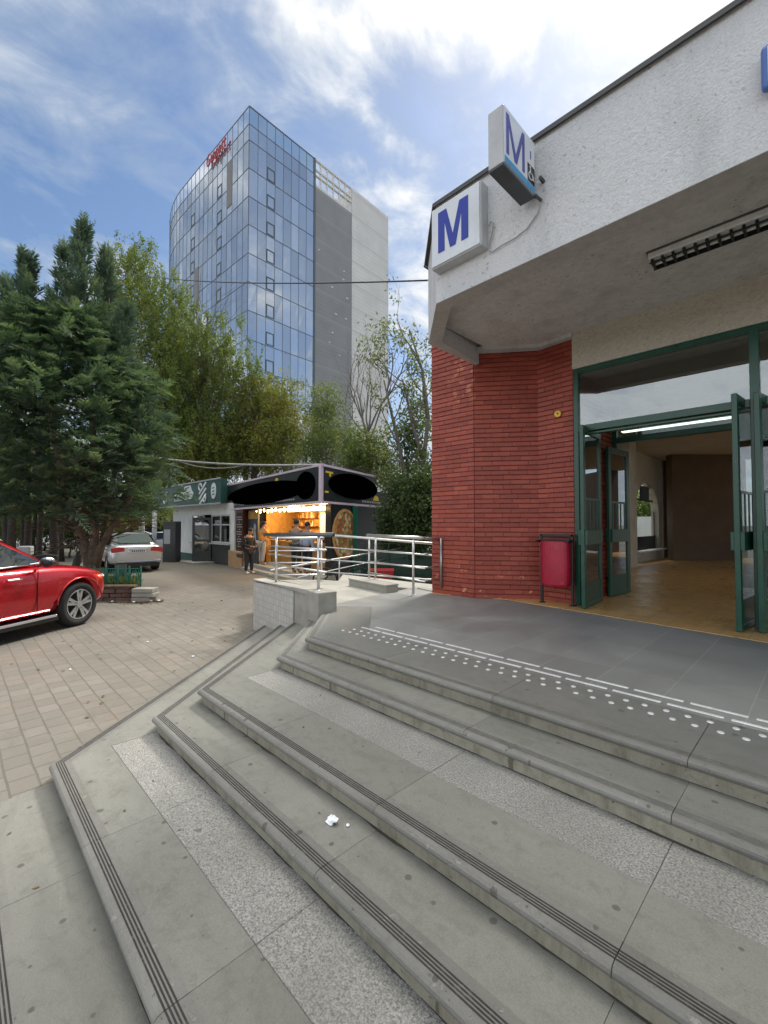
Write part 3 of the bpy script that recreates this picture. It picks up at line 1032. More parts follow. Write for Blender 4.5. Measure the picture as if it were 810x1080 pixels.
# inner vestibule frame
fr.box((-2.47, 7.66, .007), (-2.40, 7.74, 3.3)); fr.box((-2.40, 7.66, 2.44), (-.5, 7.74, 2.53)); fr.box((-.56, 7.66, .007), (-.5, 7.74, 3.3))
fr.box((-2.4, 7.66, 3.2), (3.2, 7.74, 3.3))
fro = fr.build('entrance_frame', 'green', ST, bevel=.005, seg=1)
gl = MB(); gl.box((-2.43, 6.235, 2.50), (-.585, 6.243, 3.24)); gl.box((-.50, 6.235, 2.50), (1.4, 6.243, 3.24)); gl.build('transom_glass', 'pane', fro)
gl = MB(); gl.box((-2.40, 7.695, 2.53), (-.56, 7.703, 3.2)); gl.box((-.5, 7.695, .1), (3.2, 7.703, 3.2)); gl.build('inner_glass', 'pane', fro)
gl = MB(); gl.box((1.48, 6.235, .1), (3.2, 6.243, 3.24)); gl.build('side_glass', 'pane', fro)


def door_leaf(hinge, free, h, label=None):
    """an open leaf from the hinge point to its free edge: stiles, rails, bars, panel, glass, push plate"""
    a, b = Vector((*hinge, .012)), Vector((*free, .012))
    d = b - a; W = d.length; d.normalize(); n = Vector((d.y, -d.x, 0)); T = .05
    z = Vector((0, 0, 1))
    o = a - n * T / 2
    m = MB()
    m.obox(o, d * .085, n * T, z * h); m.obox(o + d * (W - .085), d * .085, n * T, z * h)
    m.obox(o + d * .085 + z * (h - .09), d * (W - .17), n * T, z * .09)
    m.obox(o + d * .085, d * (W - .17), n * T, z * .06)
    m.obox(o + d * .085 + z * .98, d * (W - .17), n * T, z * .05)
    dr = m.build('door', 'green', ST, bevel=.006, seg=2)
    if label: dr['label'] = label
    m = MB(); m.obox(o + d * .085 + n * .012 + z * .06, d * (W - .17), n * (T - .024), z * .26); m.build('kick_panel', 'green', dr)
    m = MB()
    for k in range(4):
        s = .085 + (W - .17) * (k + .5) / 4
        m.obox(o + d * (s - .013) + n * .014 + z * 1.03, d * .026, n * .022, z * .42)
    m.obox(o + d * .085 + n * .014 + z * 1.45, d * (W - .17), n * .022, z * .03)
    m.build('guard_bars', 'green', dr)
    m = MB(); m.obox(o + d * .1 - n * .035 + z * .84, d * (W - .12), n * (T + .07), z * .2); m.build('push_plate', 'green', dr, bevel=.006)
    m = MB(); m.obox(o + d * .085 + n * .021 + z * .32, d * (W - .17), n * .006, z * (h - .41)); m.build('door_glass', 'pane', dr)
    return dr


door_leaf((-2.37, 6.80), (-2.31, 5.98), 2.45)
door_leaf((-2.35, 8.02), (-2.415, 7.27), 2.33)
door_leaf((-.60, 6.70), (-.685, 5.86), 2.50)
door_leaf((-.36, 6.72), (-.515, 5.97), 2.50)

# fluorescent lamp below the soffit
lamp = thing('strip_light', 'long unlit fluorescent strip light with louvre cells screwed to the grey canopy soffit', 'light', (-.2, 4.95, 3.82))
m = MB(); m.prism([(-1.21, 4.85), (1.3, 4.85), (1.3, 5.04), (-1.21, 5.04)], 3.745, 3.818); m.build('housing', 'bar_white', lamp, bevel=.008)
m = MB()
for k in range(28):
    xx = -1.19 + k * .088
    m.box((xx, 4.872, 3.70), (xx + .022, 5.022, 3.744))
m.box((-1.2, 4.866, 3.698), (1.29, 4.871, 3.712)); m.box((-1.2, 5.023, 3.698), (1.29, 5.03, 3.744))
m.build('louvre', 'black', lamp)
m = MB(); m.box((-1.22, 4.842, 3.80), (1.31, 5.05, 3.8195)); m.build('base_plate', 'gutter', lamp)
m = MB(); m.tube([(-1.18, 4.965, 3.727), (1.28, 4.965, 3.727)], .013, 8); m.build('tube', 'bar_white', lamp)

# ------------------------------------------------------------------ signs on the canopy
def m_letter(w, h, st, style=0):
    if style == 0:
        return [(0, 0), (st, 0), (st, h * .70), (w / 2 - st * .42, 0), (w / 2 + st * .42, 0), (w - st, h * .70), (w - st, 0), (w, 0), (w, h), (w - st * 1.28, h), (w / 2, h * .30), (st * 1.28, h), (0, h)]
    return [(0, 0), (st, 0), (st, h * .74), (w / 2 - st * .5, h * .0), (w / 2 + st * .5, h * .0), (w - st, h * .74), (w - st, 0), (w, 0), (w, h), (w - st * 1.05, h), (w / 2, h * .2), (st * 1.05, h), (0, h)]


s1 = thing('metro_sign', 'square white light box with a bold blue letter M flat on the canopy fascia', 'sign', (-2.68, 3.8, 3.9))
Xa, Xb, Za, Zb, Yf = -3.0, -2.365, 3.90, 4.56, 3.675
m = MB(); m.box((Xa, Yf + .012, Za), (Xb, 3.83, Zb)); m.build('case', 'sign_grey', s1, bevel=.012)
m = MB(); m.box((Xa + .015, Yf, Za + .015), (Xb - .015, Yf + .011, Zb - .015)); fc = m.build('face', 'sign_white', s1, bevel=.004)
m = MB(); m.extr(m_letter(.385, .44, .085), (Xa + .105, Yf - .001, Za + .135), (1, 0, 0), (0, 0, 1), (0, -.003, 0)); m.build('letter', 'blue', fc)

s2 = thing('projecting_sign', 'white box sign with letter M and wheelchair symbol jutting out from the canopy fascia', 'sign', (-1.9, 3.78, 4.1))
m = MB(); m.box((-1.975, 3.19, 4.125), (-1.835, 3.74, 4.62)); m.build('case', 'sign_grey', s2, bevel=.006)
m = MB(); m.box((-1.972, 3.192, 4.105), (-1.838, 3.738, 4.124)); m.build('base_panel', 'sign_under', s2)
m = MB(); m.box((-1.834, 3.20, 4.13), (-1.829, 3.735, 4.612)); fc = m.build('face', 'sign_white', s2)
m = MB(); m.box((-1.8285, 3.205, 4.133), (-1.826, 3.732, 4.19)); m.build('band', 'cyan', fc)
m = MB(); m.extr(m_letter(.31, .345, .04, 1), (-1.8285, 3.235, 4.225), (0, 1, 0), (0, 0, 1), (.003, 0, 0)); m.build('letter', 'blue2', fc)
m = MB(); m.box((-1.8285, 3.60, 4.20), (-1.826, 3.728, 4.36)); pg = m.build('pictogram', 'black', fc)
m = MB()
# wheelchair symbol: head, back, seat and leg, wheel arc
def ws(pts, r=.006): m.tube([(-1.825, 3.60 + y, 4.20 + z) for y, z in pts], r, 6)
m.ball((-1.825, 3.645, 4.336), .012, 8, 6, (.4, 1, 1))
ws([(.045, .118), (.047, .085), (.085, .083), (.1, .04), (.115, .045)])
ws([(.05 + .034 * math.cos(a), .058 + .034 * math.sin(a)) for a in [math.radians(x) for x in range(110, 345, 25)]], .005)
m.build('wheelchair_symbol', 'sign_white', pg)
m = MB(); m.box((-1.8285, 3.65, 4.42), (-1.826, 3.665, 4.49)); m.build('arrow', 'blue2', fc)
m = MB()
m.tube([(-1.9, 3.75, 4.18), (-1.84, 3.80, 4.15)], .012, 6); m.tube([(-1.78, 3.74, 4.27), (-1.78, 3.82, 4.27)], .018, 6)
m.tube([(-1.82, 3.72, 4.12), (-1.80, 3.80, 4.10)], .014, 6)
m.build('bracket', 'gutter', s2)

m = MB()
pts = [(-1.8, 3.79, 4.08), (-1.83, 3.79, 3.99), (-1.93, 3.79, 3.90), (-2.06, 3.79, 3.865), (-2.2, 3.79, 3.86), (-2.31, 3.79, 3.84), (-2.345, 3.785, 3.87), (-2.335, 3.79, 3.95), (-2.30, 3.79, 4.06), (-2.295, 3.79, 4.13), (-2.32, 3.79, 4.16), (-2.345, 3.79, 4.12)]
m.tube(pts, .0065, 6)
tag(m.build('sign_cable', 'cable', None, smooth=True), 'loose grey cable looping between the two white metro signs', 'cable')

s3 = thing('station_name_sign', 'blue framed white plate at the upper right edge of the canopy fascia', 'sign', (.55, 3.77, 3.95))
m = MB(); m.box((-.258, 3.70, 3.95), (1.35, 3.765, 4.25)); m.build('frame', 'frame_blue', s3, bevel=.03, seg=3)
m = MB(); m.box((-.222, 3.694, 3.985), (1.31, 3.699, 4.215)); m.build('plate', 'sign_white', s3)

m = MB(); m.cyl((-2.742, 6.252, 2.73), (-2.738, 6.232, 2.73), .048, 20); bt = m.build('disc', 'yellow', None, bevel=.006)
bt.name = 'wall_disc'
tag(bt, 'small round yellow disc high on the red brick beside the doors', 'disc')
m = MB(); m.cyl((-2.738, 6.231, 2.735), (-2.7375, 6.226, 2.735), .012, 10); m.build('button', 'black', bt, world=True)

# ------------------------------------------------------------------ litter bin
bn = thing('litter_bin', 'crimson metal litter bin in a black tube frame against the brick wall', 'bin', (-2.72, 6.12, .006))
fm = MB()
for xx in (-2.955, -2.515):
    fm.box((xx, 6.085, .006), (xx + .035, 6.12, .99))
    fm.box((xx - .02, 6.06, .006), (xx + .055, 6.15, .016))
fm.box((-2.955, 6.085, .955), (-2.48, 6.12, .992))
fm.box((-2.955, 5.94, .88), (-2.93, 6.084, .905)); fm.box((-2.505, 5.94, .88), (-2.48, 6.084, .905))
fm.build('frame', 'black', bn, bevel=.006)
bd = MB()
rings = []
for z, k in ((.27, .88), (.30, .96), (.5, 1.0), (.80, 1.0), (.895, .99)):
    ring = []
    for i in range(15):
        a = math.pi * i / 14
        ring.append((-2.713 - .205 * math.cos(a) * (1 if k == 1 else k), 6.07 - .16 * k * math.sin(a) ** .8, z))
    ring += [(-2.713 + .19 * k, 6.083, z), (-2.713 - .19 * k, 6.083, z)]
    rings.append(ring)
bd.loft(rings); bd.build('bucket', 'bin_red', bn, bevel=.004)
lp = MB(); lp.box((-2.93, 6.02, .90), (-2.505, 6.07, .925)); lp.build('rim', 'black', bn, bevel=.005)

# ------------------------------------------------------------------ scraps of litter
def scrap(name, c, s, label, cat, mat='sign_white', flat=.5, seed=1, group=None):
    rr = random.Random(seed)
    b = MB(); b.ball(c, s, 9, 6, (1, .8, flat))
    b.v = [(x + rr.uniform(-.3, .3) * s, y + rr.uniform(-.3, .3) * s, max(c[2] - s * flat + .001, z + rr.uniform(-.25, .25) * s)) for x, y, z in b.v]
    tag(b.build(name, mat), label, cat, group)


MAT['paper'] = plain('white paper', (.82, .85, .88), .8, var=.05, scale=20)
MAT['leaf_dry'] = plain('dry leaf', (.11, .075, .03), .8, var=.3, scale=20)
scrap('paper_scrap', (-1.775, 1.385, -.345), .03, 'crumpled white paper tissue lying on a step against the riser', 'paper', 'paper', .6, 3)
scrap('paper_scrap', (-1.70, 1.425, -.353), .01, 'tiny pale crumb of paper right of the crumpled tissue', 'paper', 'paper', .5, 5)
for i, (x, y) in enumerate(((-11.35, 2.62), (-10.95, 2.95), (-10.85, 3.28), (-10.75, 3.4))):
    scrap('paper_scrap', (x, y, -.6), .035, 'little white scrap on the paving by the brick planter', 'litter', 'paper', .3, 20 + i, 'white scraps by the planter')
for i, (x, y, z) in enumerate(((-6.4, 1.05, -.6), (-7.1, 2.1, -.6), (-5.9, 2.3, -.6))):
    scrap('paper_scrap', (x, y, z), .018, 'tiny white scrap lying out on the open pavers', 'litter', 'paper', .3, 40 + i, 'tiny scraps on the pavers')
lrng = random.Random(5)
for i in range(9):
    k = lrng.choice([4, 4, 2, 3, 5, 5])
    x = lrng.uniform(-3.4, -.6); y = lrng.uniform(EY[k] + .1, EY[k - 1] - .02)
    a = lrng.uniform(0, 6.28); s = lrng.uniform(.004, .008)
    b = MB(); c, sn = math.cos(a) * s, math.sin(a) * s
    z = -k * H
    b.prism([(x + c * 2, y + sn * 2), (x - sn, y + c), (x - c * 2, y - sn * 2), (x + sn, y - c)], z + .0005, z + .003)
    tag(b.build('fallen_leaf', 'leaf_dry'), 'tiny dry leaf lying on the grey steps', 'leaf', 'dry leaves on the steps')

# ------------------------------------------------------------------ ramp, parapet and steel railings
PD = Vector((-2.40, .35, 0)).normalized(); PN = Vector((.35, 2.40, 0)).normalized()     # along / across the ramp
P0 = Vector((-4.55, 3.335, 0))


def rp(s, t, z):
    p = P0 + PD * s + PN * t
    return Vector((p.x, p.y, z))


m = MB()
# level landing behind the parapet, and the flight running down behind the kerb block
LA, LB = polar(9.0, 272, 0), polar(9.0, 341, 0)
m.prism([tuple(rp(-.1, .19, 0).xy), tuple(rp(2.38, .19, 0).xy), tuple(LA.xy), tuple(LB.xy), (-6.15, 5.85), (-5.13, 5.2), (-4.95, 4.6), (-4.9, 3.9)], -.72, -.004)
fd = (Vector((-4.9, 8.35, 0)) - Vector((-7.25, 5.95, 0))).normalized(); fn = Vector((-fd.y, fd.x, 0))
f0 = Vector((-7.0, 5.6, -.01))
m.add([f0, f0 + fd * 5 + Vector((0, 0, -.55)), f0 + fd * 5 + fn * 1.1 + Vector((0, 0, -.55)), f0 + fn * 1.1, f0 + Vector((0, 0, -.8)), f0 + fd * 5 + Vector((0, 0, -.8)), f0 + fd * 5 + fn * 1.1 + Vector((0, 0, -.8)), f0 + fn * 1.1 + Vector((0, 0, -.8))],
      [(0, 1, 2, 3), (0, 4, 5, 1), (1, 5, 6, 2), (2, 6, 7, 3), (3, 7, 4, 0)])
ra = m.build('ramp', 'light_conc'); structure(ra, 'structure', 'pale concrete wheelchair ramp landing behind the parapet')
par = thing('parapet', 'low pale tiled concrete parapet beside the stair end carrying a steel railing', 'parapet', rp(1.2, .1, -.6))
m = MB()
def slab(mb, s0, s1, t0, t1, zb, z0, z1):
    mb.add([rp(s0, t0, zb), rp(s1, t0, zb), rp(s1, t1, zb), rp(s0, t1, zb), rp(s0, t0, z0), rp(s1, t0, z1), rp(s1, t1, z1), rp(s0, t1, z0)],
           [(0, 1, 2, 3), (7, 6, 5, 4), (4, 5, 1, 0), (5, 6, 2, 1), (6, 7, 3, 2), (7, 4, 0, 3)])
slab(m, .0, .30, -.02, .26, -.125, .262, .262); slab(m, .30, .74, 0, .2, -.6, .235, .228)
m.build('end_block', 'concrete', par, bevel=.012)
m = MB(); slab(m, .76, 2.36, 0, .2, -.66, .225, .155); m.build('tiled_wall', 'parapet', par, bevel=.01)
m = MB(); slab(m, .30, 2.40, -.015, .215, .20, .27, .187)
m.build('coping', 'light_conc', par, bevel=.008)
m = MB(); slab(m, .742, .758, .0, .19, -.6, .22, .22); m.build('joint', 'gutter', par)


def railing(name, label, posts, top, mids, rad=.024, prad=.02, topmat='steel', mat='steel', toprad=.026, group=None):
    """posts: list of (base, head); top: polyline; mids: list of polylines"""
    t = thing(name, label, 'railing', posts[0][0], group=group)
    for b, h in posts:
        m = MB(); m.tube([b, h], prad, 10); m.cyl(Vector(b) + Vector((0, 0, .001)), Vector(b) + Vector((0, 0, .012)), prad * 2.0, 14)
        m.build('post', mat, t, smooth=True)
    m = MB(); m.tube(top, toprad, 12); m.build('handrail', topmat, t, smooth=True)
    for p in mids:
        m = MB(); m.tube(p, .0135, 8); m.build('rail', mat, t, smooth=True)
    return t


railing('railing', 'steel railing standing on the tiled parapet, with a shade-darkened handrail', [(rp(.21, .1, .255), rp(.21, .1, .97)), (rp(1.62, .1, .20), rp(1.62, .1, .945))],
        [rp(-.17, .1, 1.0), rp(2.12, .1, .957)], [[rp(-.0, .1, z), rp(1.95, .1, z - .02)] for z in (.80, .67, .515)], topmat='steel_shaded', toprad=.03)
# right hand block and its railing
blk = thing('ramp_kerb', 'short pale concrete kerb block at the foot of the right ramp railing', 'kerb', (-5.6, 5.4, -.05))
m = MB(); o = Vector((-5.13, 5.10, -.05)); m.obox(o, PD * 1.15, PN * .26, (0, 0, .155)); m.build('block', 'concrete', blk, bevel=.012)
m = MB(); m.obox(o + Vector((0, 0, .155)) + PN * -.012, PD * 1.16, PN * .284, (0, 0, .03)); m.build('cap', 'light_conc', blk, bevel=.008)
wl_ = MB(); wl_.obox((-4.62, 5.74, -.7), (-.5, .12, 0), (0, .12, 0), (0, 0, .72))
tag(wl_.build('low_wall', 'concrete', bevel=.01), 'low dark concrete upstand between kerb block and brick pillar', 'wall')
A = Vector((-6.10, 5.57, 0)); B = Vector((-4.44, 5.28, 0))
def ab(u, z): p = A.lerp(B, u); return Vector((p.x, p.y, z))
E_ = Vector((-4.62, 5.66, 0))
railing('railing', 'short steel railing on the pale kerb block, ending against the brick pillar', [(ab(.17, .13), ab(.17, .905)), ((-4.666, 5.257, .0), (-4.666, 5.257, .88))],
        [ab(-.0, .925), ab(.97, .915), (-4.60, 5.50, .90), (-4.50, 5.68, .89)], [[ab(.02, z), ab(1.0, z)] for z in (.655, .44, .235)] + [[(-4.53, 5.30, z), (-4.52, 5.67, z)] for z in (.655, .44, .235)])
m = MB(); m.tube([(-4.43, 5.67, .10), (-4.43, 5.67, .90)], .02, 10)
tag(m.build('wall_post', 'steel_dull', smooth=True), 'steel end post of the handrail fixed in front of the left brick face', 'post')
# far side of the ramp landing
def fs(px, z): return polar(8.85, px, z)
railing('railing', 'slender steel railing along the far edge of the ramp landing, two posts in line', [(fs(291.7, .0), fs(291.7, .85)), (fs(339.3, .0), fs(339.3, .84))],
        [fs(286, .86), fs(342, .85)], [[fs(284, z), fs(343, z)] for z in (.60, .36, .12)])
# return flight behind: one rail descending to the right, another rising
c0, c1 = polar(8.9, 343, .92), Vector((-4.9, 8.35, .60))
def cl_(u, dz): p = c0.lerp(c1, u); return Vector((p.x, p.y, p.z + dz))
railing('railing', 'steel railing sloping down to the right behind the kerb block, posts leaning', [(cl_(.24, -1.03) , cl_(.24, 0)), (cl_(.62, -1.0) + Vector((-.02, 0, 0)), cl_(.62, 0) + Vector((.03, 0, 0)))],
        [cl_(0, 0), cl_(1.15, 0)], [[cl_(0, z), cl_(1.15, z)] for z in (-.25, -.5, -.75)])
d0, d1 = polar(9.2, 286, .17), polar(15.0, 440, .42)
def dl_(u, dz): p = d0.lerp(d1, u); return Vector((p.x, p.y, p.z + dz))
railing('railing', 'steel railing rising to the right behind the ramp, two sloping tubes', [(dl_(.35, -.85), dl_(.35, 0)), (dl_(.95, -1.1), dl_(.95, 0))],
        [dl_(0, 0), dl_(1, 0)], [[dl_(.12, -.27), dl_(1, -.23)]], toprad=.022)

# ------------------------------------------------------------------ pizza kiosk
K = Vector((-10.79, 7.98, 0)); E1 = Vector((-.992, .128, 0)); E2 = Vector((-.343, .939, 0)); GK = gz(9)


def kp(s, t, z):
    p = K + E1 * s + E2 * t
    return Vector((p.x, p.y, z))


MAT['kiosk_black'] = plain('kiosk black panel', (.009, .013, .014), .42, var=.2, scale=4)
MAT['oval'] = plain('black oval board', (.0008, .0008, .0008), 1.0, var=0, spec=0)
MAT['lilac'] = plain('pale lilac trim', (.62, .5, .58), .4, var=.06)
MAT['wood_warm'] = plain('warm wooden boards', (.5, .27, .07), .5, var=.25, scale=5, stain=(.22, .1, .03), stain_amt=.6)
MAT['wood_dark'] = plain('dark brown wood', (.09, .03, .018), .5, var=.25, scale=5)
MAT['chalk'] = plain('chalk board', (.02, .016, .015), .7, var=.1)
MAT['chalk_text'] = plain('chalk writing', (.5, .42, .36), .7, var=.2, scale=30)
MAT['tan'] = plain('tan painted plinth', (.48, .3, .15), .7, var=.15, scale=4, stain=(.3, .2, .12), stain_amt=.4)
MAT['white_board'] = plain('white board', (.7, .72, .72), .5, var=.05)
MAT['grey_panel'] = plain('dark grey panel', (.045, .05, .052), .5, var=.15)
MAT['green_post'] = plain('green post paint', (.012, .13, .085), .4, var=.15)
MAT['bulb'] = emit('warm bulb glow', (1, .62, .25), 9)
MAT['warm_panel'] = emit('warm lit ceiling strip', (1, .72, .4), 5)
MAT['yellow_print'] = plain('yellow print', (.75, .5, .02), .5, var=.05)
MAT['pale_print'] = plain('pale print', (.35, .38, .38), .5, var=.1)

KS = thing('pizza_kiosk', 'black corner kiosk with pale trimmed sign band, warm lit counter and round pizza picture', 'kiosk', kp(0, 0, GK))
LN = 9.67; L2 = 4.87; ZB, ZTOP = 1.78, 2.95
N1 = Vector((-.128, -.992, 0)); N2 = Vector((.939, .343, 0))      # outward normals of the two faces
m = MB()
m.obox(kp(0, 0, ZB), E1 * LN, E2 * .10, (0, 0, ZTOP - ZB)); m.obox(kp(0, .10, ZB), E1 * .1, E2 * (L2 - .1 - 1.2), (0, 0, ZTOP - ZB)); m.obox(kp(0, L2 - 1.2, ZB), E1 * .1, E2 * 1.2, (0, 0, .60))
m.obox(kp(.1, .1, ZB + .05), E1 * (LN - .1), E2 * (L2 - .1), (0, 0, .06))
m.obox(kp(.1, .1, ZTOP - .3), E1 * (LN - .1), E2 * (L2 - 1.4), (0, 0, .06))
sg = m.build('sign_band', 'kiosk_black', KS)
m = MB(); tw = .07
for z in (ZB - .01, ZTOP - .05):
    m.obox(kp(0, 0, z) + N1 * .03, E1 * LN, -N1 * .05, (0, 0, tw))
m.obox(kp(0, 0, ZB - .01) + N2 * .03, E2 * L2, -N2 * .05, (0, 0, tw)); m.obox(kp(0, 0, ZTOP - .05) + N2 * .03, E2 * (L2 - 1.2), -N2 * .05, (0, 0, tw))
m.obox(kp(LN - .07, 0, ZB + .06) + N1 * .03, E1 * .07, -N1 * .05, (0, 0, ZTOP - ZB - .11)); m.obox(kp(0, L2 - .05, ZB + .06) + N2 * .03, E2 * .05, -N2 * .05, (0, 0, .56))
m.obox(kp(-.02, -.02, ZB - .012) + N1 * .02, E1 * .14, E2 * .14, (0, 0, ZTOP - ZB + .035))
m.build('trim', 'lilac', sg)


def oval(mb, c, ex, n, a, b, th=.012, k=30):
    mb.extr([(a * math.cos(2 * math.pi * i / k), b * math.sin(2 * math.pi * i / k)) for i in range(k)], Vector(c) + n * .004, ex, (0, 0, 1), n * th)


m = MB()
oval(m, kp(4.9, 0, 2.33), -E1, N1, 3.9, .42); oval(m, kp(1.05, 0, 2.38), -E1, N1, .66, .45)
oval(m, kp(0, 2.1, 2.42), E2, N2, 1.72, .43)
m.build('oval_board', 'oval', sg)
m = MB()      # scraps of yellow and pale lettering beside the ovals
def bit(s, t, z, w, h, face):
    if face == 1: m.obox(kp(s, 0, z) + N1 * .004, -E1 * w, N1 * .008, (0, 0, h))
    else: m.obox(kp(0, t, z) + N2 * .004, E2 * w, N2 * .008, (0, 0, h))
bit(0, .22, 2.72, .42, .06, 2); bit(0, .42, 2.62, .10, .10, 2); bit(0, .18, 2.1, .2, .06, 2)
m.extr([(0, 0), (.52, 0), (.42, .15), (.22, .2), (.1, .12)], kp(0, 3.45, 2.02) + N2 * .004, E2, (0, 0, 1), N2 * .008)
m.extr([(.14 * math.cos(i * .63), .09 * math.sin(i * .63)) for i in range(10)], kp(3.3, 0, 2.72) + N1 * .004, -E1, (0, 0, 1), N1 * .008)
m.build('yellow_lettering', 'yellow_print', sg)
m = MB()
for q in range(9): bit(3.3 - q * .17, 0, 1.94, .11, .055, 1)
bit(1.85, 0, 2.27, .09, .07, 1)
for q in range(8): bit(0, 2.6 + q * .19, 1.92, .13, .06, 2)
for q in range(7): bit(7.9 - q * .22, 0, 1.96 + .03 * math.sin(q), .13, .05, 1)
m.build('pale_lettering', 'pale_print', sg)
# body
FZ = GK + .26
m = MB(); m.obox(kp(.0, .0, GK - .3), E1 * 9.3, E2 * 5, (0, 0, .3 + .26)); m.obox(kp(.3, -.35, GK - .3), E1 * 6, E2 * .35, (0, 0, .43)); m.build('floor_plinth', 'light_conc', KS)
m = MB()
m.obox(kp(.02, .55, FZ), E1 * .12, E2 * 4.2, (0, 0, ZB - FZ))            # right side wall (black)
m.obox(kp(.14, .55, FZ), E1 * .22, E2 * .14, (0, 0, ZB - FZ))
m.obox(kp(8.2, .95, FZ), E1 * 1.2, E2 * .12, (0, 0, ZB - FZ)); m.obox(kp(0, 4.7, FZ), E1 * 9.4, E2 * .12, (0, 0, ZB - FZ + .1)); m.obox(kp(9.3, .95, FZ), E1 * .12, E2 * 3.8, (0, 0, ZB - FZ))
m.obox(kp(6.0, 1.0, FZ), E1 * .12, E2 * 3.7, (0, 0, ZB - FZ))
m.build('wall', 'kiosk_black', KS)
m = MB(); m.obox(kp(.25, 3.0, FZ), E1 * 5.75, E2 * .06, (0, 0, ZB - FZ)); m.obox(kp(5.94, 1.0, FZ), E1 * .05, E2 * 2.0, (0, 0, ZB - FZ)); m.build('back_wall', 'wood_warm', KS)
m = MB(); m.obox(kp(1.2, 2.9, FZ + 1.05), E1 * 2.2, E2 * .09, (0, 0, 1.05)); m.build('white_panel', 'white_board', KS)
m = MB()
for q in range(46):
    m.obox(kp(.4 + q * .108, .95, FZ), E1 * .088, E2 * (.05 + .01 * (q % 2)), (0, 0, .92))
m.obox(kp(.36, .93, FZ + .92), E1 * 5.1, E2 * .55, (0, 0, .05)); ctr = m.build('counter', 'wood_warm', KS)
m = MB()
rk = random.Random(8)
for q in range(40):
    s = rk.uniform(.5, 5.2); hh = rk.uniform(.1, .34); r_ = rk.uniform(.03, .08)
    m.cyl(kp(s, 1.1 + rk.uniform(0, .25), FZ + .97), kp(s, 1.12, FZ + .97 + hh), r_, 8)
m.build('jars', 'wood_dark', ctr)
m = MB()
for z in (.55, 1.1, 1.5, 1.85):
    m.obox(kp(.45, 2.6, FZ + z), E1 * .8, E2 * .35, (0, 0, .03)); m.obox(kp(3.6, 2.7, FZ + z), E1 * 2.2, E2 * .28, (0, 0, .03))
sh = m.build('shelf', 'wood_dark', KS)
m = MB()
for q in range(90):
    s = rk.choice([rk.uniform(.5, 1.2), rk.uniform(3.65, 5.7)]); z = rk.choice([.55, 1.1, 1.5, 1.85]); hh = rk.uniform(.1, .28)
    m.cyl(kp(s, 2.72 + rk.uniform(-.1, .1), FZ + z + .03), kp(s, 2.72, FZ + z + .03 + hh), rk.uniform(.025, .06), 8)
m.build('bottles', plain('goods on shelves', (.4, .2, .06), .3, var=.6, scale=9), sh)
lights = MB()
for q in range(30):
    s = .35 + q * .19
    lights.ball(kp(s, .25 + .12 * (q % 2), ZB - .07 - .05 * (q % 3)), .036, 8, 6)
lo_ = lights.build('light_bulbs', 'bulb', KS)
m = MB(); m.obox(kp(.3, .9, ZB - .09), E1 * 5.4, E2 * .16, (0, 0, .05)); m.obox(kp(.4, 2.2, ZB - .09), E1 * 5.2, E2 * .16, (0, 0, .05)); m.build('light_strip', 'warm_panel', KS)
for s, t in ((1.4, 1.6), (4.2, 1.6)):
    pl_ = bpy.data.lights.new('kiosk lamp', 'POINT'); pl_.energy = 95; pl_.color = (1, .62, .28); pl_.shadow_soft_size = .25
    po = bpy.data.objects.new('kiosk_lamp', pl_); COL.objects.link(po); po.location = kp(s, t, ZB - .35)
# pizza picture on the right wall
def pizza_mat():
    m_, t = newmat('pizza print')
    co = t.obj()
    v = t.n('ShaderNodeTexVoronoi'); t.link(co, v.inputs['Vector']); v.inputs['Scale'].default_value = 6.5
    sepc = t.n('ShaderNodeSeparateColor'); t.link(v.outputs['Color'], sepc.inputs[0])
    c = t.mix(t.ramp(sepc.outputs[0], .45, .5), (.55, .3, .07), (.38, .04, .02))
    c = t.mix(t.ramp(sepc.outputs[1], .62, .66), c, (.12, .2, .03))
    c = t.mix(t.ramp(sepc.outputs[2], .7, .74), c, (.75, .6, .35))
    c = t.mix(t.ramp(t.noise(co, 12, 4, .6), .45, .65), c, (.45, .2, .05))
    c = t.mix(t.ramp(v.outputs['Distance'], .1, .0), c, (.05, .02, .01))
    t.out(t.pbr(c, .5)); return m_
MAT['pizza'] = pizza_mat()
m = MB(); oval(m, kp(.02, 1.42, .80), E2, N2, .80, .84, .012, 40); pz = m.build('pizza_picture', 'pizza', KS)
m = MB()
for i in range(36):
    a0, a1 = 2 * math.pi * i / 36, 2 * math.pi * (i + 1) / 36
    m.extr([(.80 * math.cos(a0), .84 * math.sin(a0)), (.80 * math.cos(a1), .84 * math.sin(a1)), (.71 * math.cos(a1), .75 * math.sin(a1)), (.71 * math.cos(a0), .75 * math.sin(a0))], kp(.02, 1.42, .80) + N2 * .017, E2, (0, 0, 1), N2 * .01)
m.build('crust', plain('crust print', (.55, .3, .1), .6, var=.25, scale=6), pz)
